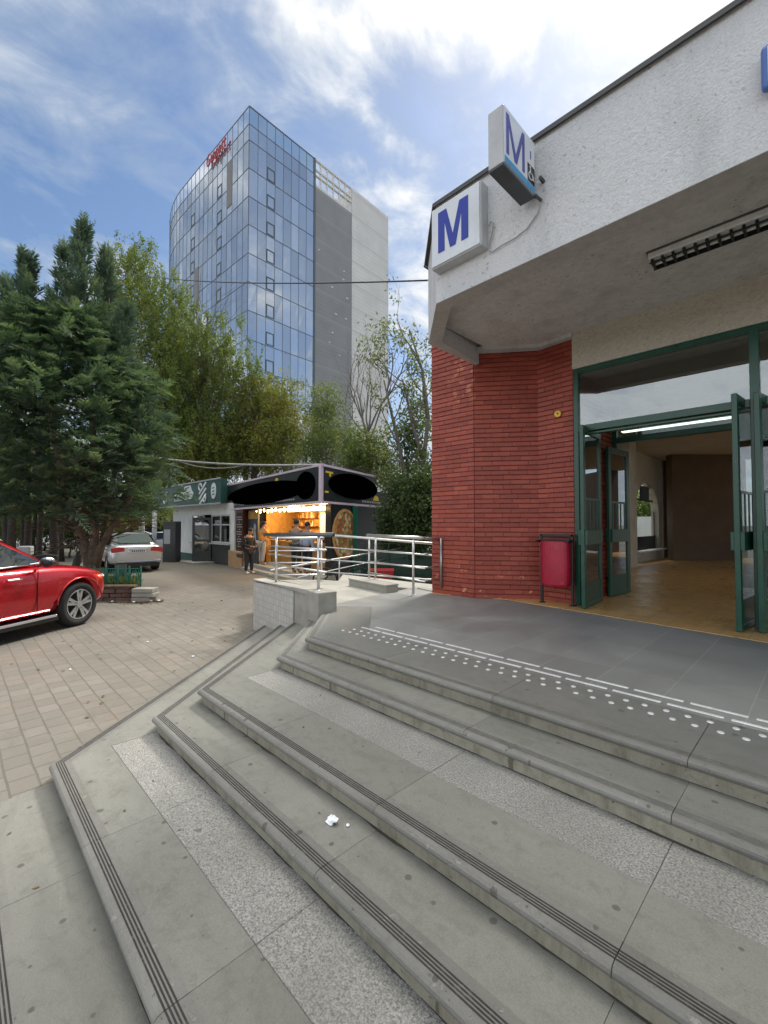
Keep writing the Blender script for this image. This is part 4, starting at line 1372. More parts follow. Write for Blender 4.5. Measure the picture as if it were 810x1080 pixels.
# chalk menu pillar, mural, plinth
m = MB(); m.obox(kp(6.75, -.02, -.02), E1 * .85, E2 * .3, (0, 0, ZB + .02)); mn = m.build('menu_pillar', 'wood_dark', KS)
m = MB(); m.obox(kp(6.83, -.035, .05), E1 * .69, E2 * .014, (0, 0, ZB - .2)); m.build('chalk_board', 'chalk', mn)
m = MB()
for q in range(13):
    z = 1.42 - q * .105; s = 7.42
    for w in range(3):
        wd = rk.uniform(.1, .2)
        if q % 3 != 2 or w == 1: m.obox(kp(s, -.038, z), -E1 * wd, E2 * .002, (0, 0, .035))
        s -= wd + .05
m.build('chalk_writing', 'chalk_text', mn)
m = MB(); m.obox(kp(6.7, -.1, GK - .1), E1 * 1.75, E2 * .8, (0, 0, .1 - GK - .03)); m.build('plinth', 'tan', KS, bevel=.02)
m = MB(); m.obox(kp(6.55, -.14, -.28), E1 * .7, E2 * .04, (0, 0, .16)); m.build('ledge', 'grey_panel', KS)
m = MB(); m.obox(kp(5.55, .25, FZ), E1 * 1.15, E2 * .1, (0, 0, ZB - FZ)); mu = m.build('mural_panel', 'grey_panel', KS)
m = MB()
for (s, z, a, b) in ((5.85, .45, .16, .5), (5.85, 1.0, .13, .17), (6.35, .35, .17, .42), (6.35, .82, .12, .14)):
    oval(m, kp(s, .245, z), -E1, N1, a, b, .006, 18)
m.build('painted_figures', 'pale_print', mu)
m = MB(); m.obox(kp(5.6, .24, 1.35), E1 * 1.0, E2 * .008, (0, 0, .35)); m.build('orange_patch', 'wood_warm', mu)
m = MB(); m.box((-11.58, 9.80, GK - .05), (-11.40, 9.98, ZB - .02)); gpst = m.build('green_post', 'green_post', bevel=.015)
tag(gpst, 'square green steel post under the right end of the pizza sign', 'post')
gpst.data.transform(Matrix.Translation((0, 0, 0)))

# ------------------------------------------------------------------ white shop with green sign
MAT['shop_white'] = plain('shop white wall', (.72, .72, .70), .7, var=.06, scale=3, stain=(.4, .4, .36), stain_amt=.35)
MAT['shop_green'] = plain('shop green', (.02, .075, .06), .5, var=.12, scale=3)
MAT['frame_white'] = plain('window frame paint', (.5, .5, .47), .5, var=.1)
MAT['dark_in'] = plain('dark interior', (.03, .028, .024), .8, var=.4, scale=3)
SH = thing('snack_shop', 'small white shop with a dark green sign band, left of the black kiosk', 'shop', (-23, 9.1, gz(9)))
GS = gz(9.0); SY = 9.0
m = MB()
X0, X1 = -26.2, -18.6
wins = [(-23.45, -21.95, .22, 1.62), (-21.05, -19.2, .25, 1.55)]
doorx = (-21.95, -21.05)
for a, b in ((X0, -23.45), (-23.45, -21.95), (-21.95, -21.05), (-21.05, X1)):
    z0w = {(-23.45): .22, (-21.05): -.02}.get(a)
    if a == -23.45: m.box((a, SY, GS - .2), (b, SY + .2, .22)); m.box((a, SY, 1.62), (b, SY + .2, 2.1))
    elif a == -21.95: m.box((a, SY, 1.6), (b, SY + .2, 2.1))
    elif a == -21.05: m.box((a, SY, 1.58), (b, SY + .2, 2.1)); m.box((-19.0, SY, GS - .2), (X1, SY + .2, 1.58))
    else: m.box((a, SY, GS - .2), (b, SY + .2, 2.1))
m.box((X0, SY + .2, GS - .2), (X0 + .2, SY + 6, 2.1)); m.box((X1 - .2, SY + .2, GS - .2), (X1, SY + 6, 2.1)); m.box((X0, SY + 5.8, GS - .2), (X1, SY + 6, 2.1))
m.build('wall', 'shop_white', SH)
m = MB(); m.box((X0 - .02, SY - .04, GS - .2), (-21.95, SY - .002, GS + .36)); m.build('base_band', 'shop_green', SH)
m = MB(); m.box((-21.05, SY + .04, GS), (-19.0, SY + .16, .22)); m.build('dark_panel', 'grey_panel', SH)
m = MB(); m.box((X0 + .2, SY + 1.2, GS), (X1 - .2, SY + 1.3, 2.1)); m.box((X0, SY + .0, 2.1), (X1, SY + 6, 2.2)); m.build('interior', 'dark_in', SH)
for (a, b, z0, z1) in ((-23.45, -21.95, .22, 1.62), (-21.05, -19.0, .25, 1.58)):
    m = MB()
    for xx in (a, (a + b) / 2 - .04, b - .08): m.box((xx, SY - .01, z0), (xx + .08, SY + .06, z1))
    m.box((a, SY - .008, z0), (b, SY + .058, z0 + .07)); m.box((a, SY - .008, z1 - .07), (b, SY + .058, z1)); m.box((a, SY - .006, z1 - .5), (b, SY + .056, z1 - .44))
    w = m.build('window', 'frame_white', SH)
    m = MB(); m.box((a + .02, SY + .02, z0 + .02), (b - .02, SY + .03, z1 - .02)); m.build('pane', 'shopglass', w)
    m = MB(); m.box((a - .05, SY - .12, z0 - .06), (b + .05, SY - .012, z0 - .01)); m.build('sill', 'frame_white', w)
m = MB(); dv = Vector((-.55, -.8, 0)).normalized() * .85; o = Vector((-21.0, SY - .02, GS + .1)); nn = Vector((.05, -.03, 0))
for (u0, u1, z0, z1) in ((0, .12, 0, 2.1), (.88, 1, 0, 2.1), (.12, .88, 0, .5), (.12, .88, 1.98, 2.1), (.12, .88, .95, 1.05)):
    m.obox(o + dv * u0 + Vector((0, 0, z0)), dv * (u1 - u0), nn, (0, 0, z1 - z0))
d = m.build('door', 'grey_panel', SH)
m = MB(); m.obox(o + dv * .12 + nn * .4 + Vector((0, 0, .5)), dv * .76, nn * .15, (0, 0, 1.48)); m.build('door_glass', 'shopglass', d)
m = MB(); m.box((-22.3, SY - 1.0, GS - .2), (-20.6, SY - .002, GS + .1)); m.box((-22.6, SY - 1.4, GS - .2), (-20.4, SY - 1.0, GS + .0)); m.build('doorstep', 'concrete', SH, bevel=.02)
m = MB(); m.box((-28.2, SY - .35, 2.10), (-19.25, SY - .05, 3.22)); sgn = m.build('sign_band', 'shop_green', SH)
m = MB(); m.box((-28.25, SY - .40, 3.19), (-19.23, SY - .36, 3.25)); m.box((-28.25, SY - .40, 2.05), (-19.23, SY - .36, 2.12)); m.build('sign_trim', 'pale_print', sgn)
m = MB(); yv = SY - .353
def w2(pts): m.extr(pts, (0, yv, 0), (1, 0, 0), (0, 0, 1), (0, -.02, 0))
# block logo with dark strokes, script swirls, oval badge
w2([(-25.0, 2.36), (-22.55, 2.42), (-22.35, 2.7), (-22.6, 2.85), (-22.75, 3.1), (-23.5, 3.1), (-23.65, 2.85), (-24.9, 2.78)])
for a in (-.28, 0, .28):
    w2([(-21.7, 2.36 + a + .02), (-21.6, 2.28 + a + .02), (-20.8, 2.82 + a), (-20.9, 2.90 + a)])
m2 = MB()
for c, r_, a0, a1 in (((-21.5, 2.95), .16, 0, 4.6), ((-21.0, 2.36), .15, 3.0, 7.8), ((-26.4, 2.55), .25, 3, 6.4), ((-26.2, 2.85), .1, 0, 5)):
    m.tube([(c[0] + r_ * math.cos(a0 + (a1 - a0) * i / 10), yv - .02, c[1] + r_ * math.sin(a0 + (a1 - a0) * i / 10)) for i in range(11)], .04, 6)
w2([(-20.0 + .27 * math.cos(i * .3307), 2.68 + .38 * math.sin(i * .3307)) for i in range(19)])
m.build('white_lettering', 'white_board', sgn)
m = MB(); yv2 = yv - .021
def w3(pts): m.extr(pts, (0, yv2, 0), (1, 0, 0), (0, 0, 1), (0, -.01, 0))
for q in range(5):
    x = -24.7 + q * .4
    w3([(x, 2.5), (x + .07, 2.5), (x + .07, 2.74), (x, 2.74)]); w3([(x + .12, 2.6), (x + .26, 2.62), (x + .26, 2.68), (x + .12, 2.66)]); w3([(x + .14, 2.5), (x + .22, 2.5), (x + .27, 2.56), (x + .19, 2.57)])
w3([(-24.85, 2.42), (-22.9, 2.46), (-22.9, 2.49), (-24.85, 2.45)])
w3([(-23.4, 2.95), (-22.9, 2.98), (-22.9, 3.03), (-23.4, 3.0)])
for z in (2.48, 2.62, 2.78): w3([(-20.11, z), (-19.89, z + .03), (-19.88, z + .08), (-20.1, z + .05)])
m.build('dark_marks', 'shop_green', sgn)

cb = thing('metal_cabinet', 'dark grey metal cabinet standing at the left corner of the white shop', 'cabinet', polar(21.5, 179, gz(8)))
m = MB(); o = polar(21.5, 172, gz(8)); m.obox(o, RT * .62, FW * .6, (0, 0, 2.0)); m.build('body', 'grey_panel', cb, bevel=.02)
m = MB(); m.obox(o + RT * .06 - FW * .012 + Vector((0, 0, .9)), RT * .3, FW * .01, (0, 0, .7)); m.build('notice', 'pale_print', cb)
m = MB(); m.obox(o + RT * .05 - FW * .015 + Vector((0, 0, .08)), RT * .5, FW * .012, (0, 0, .72)); m.build('door', 'grey_panel', cb)

# ------------------------------------------------------------------ glass office tower
def tower_glass():
    m, t = newmat('reflective curtain glass')
    a = t.attr('rnd')
    c = t.mix(a, (.60, .62, .64), (.92, .92, .92))
    g = t.n('ShaderNodeBsdfGlossy'); t.link(c, g.inputs[0]); g.inputs['Roughness'].default_value = .02
    d = t.n('ShaderNodeBsdfDiffuse'); t.put(d.inputs[0], (.36, .39, .42))
    mx = t.n('ShaderNodeMixShader'); mx.inputs[0].default_value = .64
    t.link(d.outputs[0], mx.inputs[1]); t.link(g.outputs[0], mx.inputs[2])
    t.out(mx.outputs[0])
    return m


MAT['tglass'] = tower_glass()
MAT['mullion'] = plain('dark mullion', (.11, .13, .15), .5, .3)
MAT['tpanel'] = plain('brown grey facade panel', (.16, .15, .14), .6)
MAT['tpanel_w'] = plain('white facade panel', (.62, .66, .7), .5)
MAT['parapet_glass'] = glass_pane('parapet glass', (.55, .62, .62), .22)


def wavy(name, base, line, sc, amt):
    m, t = newmat(name)
    co = t.obj()
    sep = t.n('ShaderNodeSeparateXYZ'); t.link(co, sep.inputs[0])
    fr_ = t.math('FRACT', t.math('MULTIPLY', sep.outputs[2], sc))
    f = t.ramp(fr_, .82, .9)
    n = t.ramp(t.noise(co, .4, 4, .6), .3, .7)
    c = t.mix(n, tuple(Vector(base) * .9), tuple(Vector(base) * 1.08))
    c = t.mix(t.math('MULTIPLY', f, amt), c, line)
    fine = t.math('FRACT', t.math('MULTIPLY', sep.outputs[2], sc * 6))
    c = t.mix(t.math('MULTIPLY', t.ramp(fine, .5, .6), amt * .5), c, line)
    t.out(t.pbr(c, .6)); return m


MAT['louvre'] = wavy('grey louvre wall', (.23, .235, .233), (.30, .305, .30), .28, .35)
MAT['tconc'] = wavy('pale panel wall', (.62, .61, .58), (.5, .49, .46), .28, .6)
T0 = Vector((-49.06, 25.14, 0)); TR = Vector((-.074, .997, 0)); TL = Vector((-.999, -.044, 0)); ZTOPT = 52.6; ZG = 50.3
TOW = thing('office_tower', 'tall mirror glass office tower with red lettering near its roof edge', 'tower', (T0.x, T0.y, -1.4))
UPV = Vector((0, 0, 1))
FH = 3.53
floors = [48.3 - FH * i for i in range(0, 15)] ; levels = [ZG, 48.3] + [48.3 - FH * i for i in range(1, 15)]
nRt = Vector((.997, .074, 0)); nLt = Vector((.044, -.999, 0))
left_pts = []           # the left facade is straight, then bends away in a shallow curve
s = 0; p = T0.copy(); ang = 0
while s < 38:
    left_pts.append(p.copy())
    if s > 20: ang += R(3.2)
    d = Matrix.Rotation(-ang, 3, 'Z') @ TL
    p = p + d * 1.36; s += 1.36
right_pts = [T0 + TR * (1.272 * i) for i in range(9)]
gl, mu = MB(), MB()
rt = random.Random(12)
pan_d, pan_w, opn = MB(), MB(), []


def facade(pts, side):
    for i in range(len(pts) - 1):
        a, b = pts[i], pts[i + 1]
        d = (b - a); n = Vector((-d.y, d.x, 0)).normalized()
        if side == 'R': n = -n if n.x < 0 else n
        else: n = n if n.y < 0 or True else -n
        if n.dot(Vector((0, 0, 0)) - a) < 0: n = -n
        for j in range(len(levels) - 1):
            z1, z0 = levels[j], levels[j + 1]
            split = [(z0, z1)]
            for (q0, q1) in split:
                t1, t2 = rt.uniform(-.012, .012), rt.uniform(-.012, .012)
                v = [a + UPV * q0 + n * t1, b + UPV * q0 - n * t1, b + UPV * q1 - n * t2, a + UPV * q1 + n * t2]
                gl.add(v, [(0, 1, 2, 3)])
        mu.obox(a - d.normalized() * .022 + n * .03 + UPV * -1.4, d.normalized() * .044, -n * .08, UPV * (ZTOPT + 1.3))
        for z in levels:
            mu.obox(a + n * .035 + UPV * (z - .03), d, -n * .05, UPV * .065)
        mu.obox(a + n * .03 + UPV * (ZTOPT - .12), d, -n * .12, UPV * .12)


facade(right_pts, 'R'); facade(left_pts, 'L')
cw = gl.build('curtain_wall', 'tglass', TOW)
mu.build('mullions', 'mullion', cw)
pgm = MB()
for pts in (right_pts, left_pts):
    for i in range(len(pts) - 1):
        a, b = pts[i], pts[i + 1]
        pgm.quad(a + UPV * (ZG + .06), b + UPV * (ZG + .06), b + UPV * (ZTOPT - .12), a + UPV * (ZTOPT - .12))
pgm.build('parapet_glass', 'parapet_glass', TOW)
# small opening lights
def win_frame(a, b, z0, z1):
    d = (b - a); L = d.length; d = d.normalized(); n = Vector((-d.y, d.x, 0))
    if n.dot(-a) < 0: n = -n
    m = MB(); w = .10
    for (u, v, q0, q1) in ((.06, .06 + w, z0, z1), (L - .06 - w, L - .06, z0, z1), (.06 + w, L - .06 - w, z0, z0 + w), (.06 + w, L - .06 - w, z1 - w, z1)):
        m.obox(a + d * u + n * .06 + UPV * q0, d * (v - u), -n * .05, UPV * (q1 - q0))
    return m.build('window', 'mullion', TOW)
for j in range(0, 9):
    z = 48.3 - FH * (j + 1)
    win_frame(right_pts[2], right_pts[3], z + .15, z + 1.75)
    for i in (5, 11):
        win_frame(left_pts[i], left_pts[i + 1], z + .15, z + 1.75)
def panel(i, z0, z1, mat):
    a, b = left_pts[i], left_pts[i + 1]; d = b - a; n = Vector((-d.y, d.x, 0)).normalized()
    if n.dot(-a) < 0: n = -n
    m = MB(); m.obox(a + n * .06 + UPV * z0, d, -n * .05, UPV * (z1 - z0)); m.build('facade_panel', mat, TOW)
panel(3, 42.3, 48.2, 'tpanel'); panel(10, 33.2, 38.0, 'tpanel'); panel(8, 24.5, 30.5, 'tpanel_w'); panel(14, 24, 30.2, 'tpanel_w')
# louvred core and pale end wall
def block(s0, s1, z0, z1, mat, name, off=0.0, depth=14):
    m = MB(); m.obox(T0 + TR * s0 + nRt * off + UPV * z0, TR * (s1 - s0), -nRt * depth, UPV * (z1 - z0)); return m.build(name, mat, TOW)
block(10.25, 17.6, -1.4, 48.6, 'louvre', 'louvre_wall', .05)
block(17.62, 26.1, -1.4, 52.55, 'tconc', 'end_wall', .12)
m = MB()
for q in range(7):
    m.obox(T0 + TR * (10.25 + q * 1.2) + nRt * .02 + UPV * 48.6, TR * .14, -nRt * .3, UPV * 4.0)
for z in (48.6, 50.2, 51.0, 52.4): m.obox(T0 + TR * 10.25 + nRt * .05 + UPV * z, TR * 7.3, -nRt * .3, UPV * (.18 if z > 50 else .35))
m.build('roof_screen', 'tconc', TOW)
m = MB(); m.obox(T0 + TR * 10.2 + nRt * .10 + UPV * -1.4, TR * .28, -nRt * .3, UPV * 54); m.build('corner_strip', 'mullion', TOW)
m = MB(); m.obox(T0 + TR * 2.0 - nRt * 1.5 + UPV * -1.4, TR * 7.8, -nRt * 12, UPV * 50); m.build('core', 'mullion', TOW)
# small glints of light on the louvre wall, put in as white slivers
m = MB()
for q in range(14):
    s_ = rt.uniform(10.8, 17.2); z = rt.uniform(14, 40)
    m.obox(T0 + TR * s_ + nRt * .08 + UPV * z, TR * rt.uniform(.2, .5), nRt * .02, Vector((0, 0, .16)) + TR * .1)
m.build('painted_glints', 'tpanel_w', TOW)
# red lettering on the parapet of the left facade
tc = bpy.data.curves.new('lettering', 'FONT'); tc.body = 'Genpact'; tc.size = 2.5; tc.extrude = .06; tc.shear = .15
to = bpy.data.objects.new('lettering_tmp', tc); COL.objects.link(to)
bpy.context.view_layer.update()
me = bpy.data.meshes.new_from_object(to.evaluated_get(bpy.context.evaluated_depsgraph_get()))
bpy.data.objects.remove(to)
w_ = max(v.co.x for v in me.vertices)
lw = 5.6
M4 = Matrix.Translation(T0 - TL * 0 + TL * (5.2 + lw) + nLt * .35 + UPV * 50.45) @ Matrix(((-TL.x, 0, nLt.x, 0), (-TL.y, 0, nLt.y, 0), (0, 1, 0, 0), (0, 0, 0, 1))) @ Matrix.Diagonal((lw / w_, .95, 1, 1))
me.transform(INV[TOW.name] @ M4)
me.materials.clear(); me.materials.append(MAT['red_sign'])
lo = bpy.data.objects.new('lettering', me); COL.objects.link(lo); lo.parent = TOW

# neighbouring block across the street behind the viewer (seen only as a reflection in the tower)

# ------------------------------------------------------------------ overhead wires
def wire(pts, r, name, mat, label, sag=.0):
    a, b = Vector(pts[0]), Vector(pts[1])
    P = [a.lerp(b, i / 20) + Vector((0, 0, -sag * 4 * (i / 20) * (1 - i / 20))) for i in range(21)]
    m = MB(); m.tube(P, r, 6)
    return tag(m.build(name, mat, None, smooth=True), label, 'wire')


wire([(-3.86, 4.75, 4.56), (-30.0, 4.5, 16.4)], .012, 'overhead_wire', 'wire', 'thin black wire running from the canopy corner up past the tower', .55)
p1, p2, p3 = polar(17, 160, 3.72), polar(13.6, 339, 2.98), polar(14.6, 262, 3.05)
wire([p1, p2], .035, 'overhead_cable', 'cable', 'thick grey cable strung from the trees to the kiosk corner', .12)
wire([p1.lerp(p2, .15) + Vector((0, 0, -.03)), p1.lerp(p2, .62) + Vector((0, 0, -.1))], .018, 'overhead_cable', 'cable', 'thin grey cable drooping in a loop below the thick one', .22)

# ------------------------------------------------------------------ trees
def limb(mb, p, d, L, r, depth, rng, spread=.55, up=.15, seg=5, kids=(2, 3), tips=None, shrink=.68, wob=.18):
    pts, rad = [Vector(p)], [r]
    d = Vector(d).normalized()
    n = 5
    for i in range(n):
        d = (d + Vector((rng.gauss(0, wob), rng.gauss(0, wob), rng.gauss(0, wob * .6) + up * .3))).normalized()
        pts.append(pts[-1] + d * L / n); rad.append(r * (1 - .45 * (i + 1) / n))
    mb.tube(pts, rad, seg if depth > 1 else max(3, seg - 2), True)
    if tips is not None and depth <= 1:
        tips.extend(pts[2:])
    if depth == 0: return
    k = rng.randint(*kids)
    for j in range(k):
        t = rng.uniform(.45, 1) if j else 1.0
        idx = min(n, max(1, int(t * n)))
        v = Vector((rng.gauss(0, 1), rng.gauss(0, 1), rng.gauss(0, .6))).normalized()
        nd = (d + v * spread * 1.6 + Vector((0, 0, up))).normalized()
        limb(mb, pts[idx], nd, L * shrink * rng.uniform(.8, 1.15), rad[idx] * .72, depth - 1, rng, spread, up, seg, kids, tips, shrink, wob)


def unit(n):
    v = RNG.normal(size=(n, 3)); return v / np.linalg.norm(v, axis=1, keepdims=True)


def cluster_leaves(centers, n, rad, L, W, droop=.25):
    """n leaves gathered round each cluster centre"""
    N = len(centers)
    c = np.repeat(centers, n, axis=0)
    off = unit(N * n) * (RNG.random((N * n, 1)) ** .5) * np.repeat(np.broadcast_to(rad, (N,)), n)[:, None]
    pos = c + off
    d = off / (np.linalg.norm(off, axis=1, keepdims=True) + 1e-6) * .6 + unit(N * n) * .8 + np.array([0, 0, -droop])
    nr = unit(N * n) + np.array([0, 0, .7])
    s = RNG.uniform(.65, 1.25, N * n)
    rnd = np.clip(np.repeat(RNG.random(N) * .6, n) + RNG.random(N * n) * .4, 0, 1)
    return leaf_quads(pos, d, nr, L * s, W * s), N * n, rnd


def tree(name, label, base, H_, lean, blobs, mat, bark='bark_grey', trunk_r=.16, n_clu=260, per=46, L=.15, W=.075, crad=.55, cat='tree', group=None, seed=1, limbs=3, droop=.25, trunk_h=None):
    """blobs: list of (dx, dy, z, rx, rz) in the view frame (dx to the right, dy away)"""
    rng = random.Random(seed)
    t = thing(name, label, cat, base, group=group)
    base = Vector(base)
    tm = MB()
    th = trunk_h or H_ * .35
    top = base + Vector((lean[0], lean[1], th))
    pts = [base + Vector((0, 0, -.1)), base.lerp(top, .35) + Vector((rng.uniform(-.1, .1), rng.uniform(-.1, .1), 0)), base.lerp(top, .7), top]
    tm.tube(pts, [trunk_r * 1.25, trunk_r, trunk_r * .85, trunk_r * .7], 9)
    for (dx, dy, z, rx, rz) in blobs:
        c = base + RT * dx + FW * dy + Vector((0, 0, z))
        for q in range(limbs):
            tgt = c + Vector((rng.uniform(-.5, .5) * rx, rng.uniform(-.5, .5) * rx, rng.uniform(-.2, .7) * rz))
            st = base.lerp(top, rng.uniform(.6, 1))
            limb(tm, st, tgt - st, (tgt - st).length * .48, trunk_r * .36, 2, rng, .35, .05, 5)
    tm.build('trunk', bark, t, smooth=True)
    vol = [b[3] ** 2 * b[4] for b in blobs]; tot = sum(vol)
    C_ = []
    for b, v in zip(blobs, vol):
        k = max(6, int(n_clu * v / tot))
        u = unit(k) * (RNG.random((k, 1)) ** .42) * np.array([b[3], b[3], b[4]])
        cc = base + RT * b[0] + FW * b[1] + Vector((0, 0, b[2]))
        C_.append(u + np.array(cc))
    C_ = np.concatenate(C_)
    v, n, rnd = cluster_leaves(C_, per, RNG.uniform(.55, 1.2, len(C_)) * crad, L, W, droop)
    place_mesh('crown', v, n, rnd, mat, t)
    return t


def weeping(name, label, base, blobs, mat, n_str=900, per=46, L=.11, W=.05, seed=3, trunk_r=.2, group=None):
    """birch-like crown of hanging leafy twigs"""
    rng = random.Random(seed)
    t = thing(name, label, 'tree', base, group=group)
    base = Vector(base); tm = MB()
    zt = max(b[2] for b in blobs)
    top = base + Vector((.3, .2, zt * .8))
    tm.tube([base + Vector((0, 0, -.1)), base.lerp(top, .3) + Vector((.1, -.1, 0)), base.lerp(top, .65), top], [trunk_r * 1.2, trunk_r, trunk_r * .6, trunk_r * .2], 9)
    for (dx, dy, z, rx, rz) in blobs:
        c = base + RT * dx + FW * dy + Vector((0, 0, z))
        for q in range(4):
            st = base.lerp(top, rng.uniform(.35, .9))
            tgt = c + Vector((rng.uniform(-.6, .6) * rx, rng.uniform(-.6, .6) * rx, rng.uniform(.1, .8) * rz))
            limb(tm, st, tgt - st, (tgt - st).length * .45, trunk_r * .26, 2, rng, .35, .02, 5)
    tm.build('trunk', 'bark_grey', t, smooth=True)
    vol = [b[3] ** 2 * b[4] for b in blobs]; tot = sum(vol)
    V, Rn, N = [], [], 0
    for b, v in zip(blobs, vol):
        k = max(8, int(n_str * v / tot))
        u = unit(k) * (RNG.random((k, 1)) ** .4) * np.array([b[3], b[3], b[4]])
        st = u + np.array(base + RT * b[0] + FW * b[1] + Vector((0, 0, b[2])))
        ln = RNG.uniform(.5, 1.9, k)
        dr = np.column_stack([RNG.normal(0, .22, k), RNG.normal(0, .22, k), -np.ones(k)])
        tt = RNG.random((k, per))
        pos = st[:, None, :] + dr[:, None, :] * (tt * ln[:, None])[:, :, None] + RNG.normal(0, .08, (k, per, 3))
        pos = pos.reshape(-1, 3)
        d = np.column_stack([RNG.normal(0, .6, k * per), RNG.normal(0, .6, k * per), -np.abs(RNG.normal(.7, .35, k * per))])
        nr = unit(k * per)
        sc = RNG.uniform(.6, 1.25, k * per)
        V.append(leaf_quads(pos, d, nr, L * sc, W * sc)); N += k * per
        Rn.append(np.clip(np.repeat(RNG.random(k) * .55, per) + RNG.random(k * per) * .45, 0, 1))
    place_mesh('crown', np.concatenate(V), N, np.concatenate(Rn), mat, t)
    return t


# the big dark conifer beside the red car
CB = polar(11.2, 95, gz(3) - .05)
con = thing('conifer_tree', 'big dark green conifer with several feathery leaders and forked trunk behind the red car', 'tree', CB)
rc = random.Random(21)
tm = MB()
def P(px, y, dd=0):
    d = 11.2 + dd
    z = EYE + (553 - y) / 463.4 * d
    return polar(d, px, z)
stems = [([P(97, 606), P(91, 575), P(77, 545), P(66, 505), P(50, 440), P(28, 330)], [.2, .15, .12, .10, .07, .03]),
         ([P(98, 606), P(100, 570), P(101, 535), P(98, 480), P(92, 400), P(82, 265)], [.2, .15, .12, .11, .08, .03]),
         ([P(99, 606), P(106, 578), P(120, 552), P(136, 528), P(142, 490), P(140, 430)], [.18, .12, .095, .075, .05, .03]),
         ([P(100, 604, .2), P(108, 575, .5), P(112, 545, .9), P(120, 500, 1.2), P(118, 420, 1.3), P(110, 300, 1.0)], [.16, .11, .09, .07, .05, .02]),
         ([P(97, 600, .2), P(80, 560, .9), P(60, 520, 1.5), P(30, 470, 1.8)], [.14, .09, .07, .04])]
for pts, rad in stems: tm.tube(pts, [q * .72 for q in rad], 9)
tm.tube([P(99, 619), P(98, 607), P(97, 595)], [.30, .24, .16], 10)
for q in range(60):
    st = rc.choice(stems[:4])[0]; k = rc.randint(1, 2); a = st[k].lerp(st[k + 1] if k + 1 < len(st) else st[k], rc.random())
    v = Vector((rc.gauss(0, 1), rc.gauss(0, 1), rc.uniform(-.1, .35))).normalized()
    limb(tm, a, v, rc.uniform(.5, .95), .035, 1, rc, .4, .0, 5)
tm.build('trunk', 'bark', con, smooth=True)
# crown: sprays over a bushy body with pointed leaders
def crown_radius(z):      # half width of the body at height above ground
    return np.interp(z, [1.8, 2.2, 2.9, 4.0, 5.4, 6.4, 7.2], [1.8, 2.4, 2.55, 2.7, 2.1, 1.35, .6])
SP_c, SP_d = [], []
axis0 = np.array(P(63, 606)); gzc = float(CB.z)
k = 3000
zz = gzc + RNG.uniform(1.95, 7.1, k) ** 1.0
ang = RNG.uniform(0, 2 * np.pi, k)
rr = crown_radius(zz - gzc) * np.sqrt(RNG.uniform(.12, 1.0, k)) * RNG.uniform(.8, 1.08, k)
lump = 1 + .10 * np.sin(ang * 5 + zz * 2.3) + .10 * np.sin(ang * 3 - zz * 4.1)
rr *= lump
cx = axis0[0] + rr * np.cos(ang); cy = axis0[1] + rr * np.sin(ang)
out = np.column_stack([np.cos(ang), np.sin(ang), np.zeros(k)])
SP_c.append(np.column_stack([cx, cy, zz])); SP_d.append(out * .9 + np.column_stack([RNG.normal(0, .35, k), RNG.normal(0, .35, k), RNG.normal(.28, .3, k)]))
# pointed leaders
for (px, ytop, ybot, dd, wid) in ((82, 236, 400, 0, .55), (62, 262, 420, .4, .6), (22, 272, 420, -.2, .6), (38, 330, 460, .9, .7), (108, 268, 400, 1.0, .55), (2, 300, 440, .6, .7), (-25, 300, 470, .3, .9), (128, 330, 450, .3, .6), (150, 415, 500, .2, .6), (-50, 340, 520, .4, 1.0)):
    n = 150
    u = RNG.random(n)
    top, bot = np.array(P(px, ytop, dd)), np.array(P(px * .8 + 14, ybot, dd))
    c = top + (bot - top) * u[:, None]
    a = RNG.uniform(0, 2 * np.pi, n)
    r_ = wid * (u ** .8) * RNG.uniform(.1, 1, n)
    o = np.column_stack([np.cos(a), np.sin(a), np.zeros(n)])
    SP_c.append(c + o * r_[:, None]); SP_d.append(o * (.25 + .5 * u[:, None]) + np.array([0, 0, 1.0]) * (1.1 - .5 * u[:, None]) + RNG.normal(0, .12, (n, 3)))
C_ = np.concatenate(SP_c); D_ = np.concatenate(SP_d); D_ /= np.linalg.norm(D_, axis=1, keepdims=True)
nl = 30
K_ = len(C_)
tt = np.tile(np.linspace(0, 1, nl), (K_, 1))
Ls = RNG.uniform(.38, .68, K_)
side = np.cross(D_, np.array([0, 0, 1.0]) + RNG.normal(0, .35, (K_, 3))); side /= np.linalg.norm(side, axis=1, keepdims=True)
upn = np.cross(side, D_)
alt = np.tile(np.where(np.arange(nl) % 2 == 0, 1.0, -1.0), (K_, 1))
droopz = (tt ** 2) * -.16
pos = C_[:, None, :] + D_[:, None, :] * (tt * Ls[:, None])[:, :, None] + np.array([0, 0, 1.0]) * droopz[:, :, None]
ld = D_[:, None, :] * .75 + side[:, None, :] * alt[:, :, None] * .75 + RNG.normal(0, .14, (K_, nl, 3))
ll = .22 * (1.12 - tt * .75) * RNG.uniform(.75, 1.2, (K_, nl))
nr = np.repeat(upn[:, None, :], nl, axis=1) + RNG.normal(0, .3, (K_, nl, 3))
rnd = np.clip(RNG.random((K_, 1)) * .55 + tt * .35 + RNG.random((K_, nl)) * .15, 0, 1)
place_mesh('crown', leaf_quads(pos.reshape(-1, 3), ld.reshape(-1, 3), nr.reshape(-1, 3), ll.ravel(), (ll * .2).ravel()), K_ * nl, rnd.ravel(), 'conifer', con)

# birch behind it
def VB(base, items):
    """crown lobes given by where they stand: (px, y, half width px, half height px, away)"""
    out = []
    b = Vector(base); d0 = b.dot(FW); x0 = b.dot(RT)
    for (px, y, hw, hh, dd) in items:
        d = d0 + dd
        out.append(((px - 405) / 463.4 * d - x0, dd, EYE + (553 - y) / 463.4 * d - b.z, hw / 463.4 * d, hh / 463.4 * d))
    return out


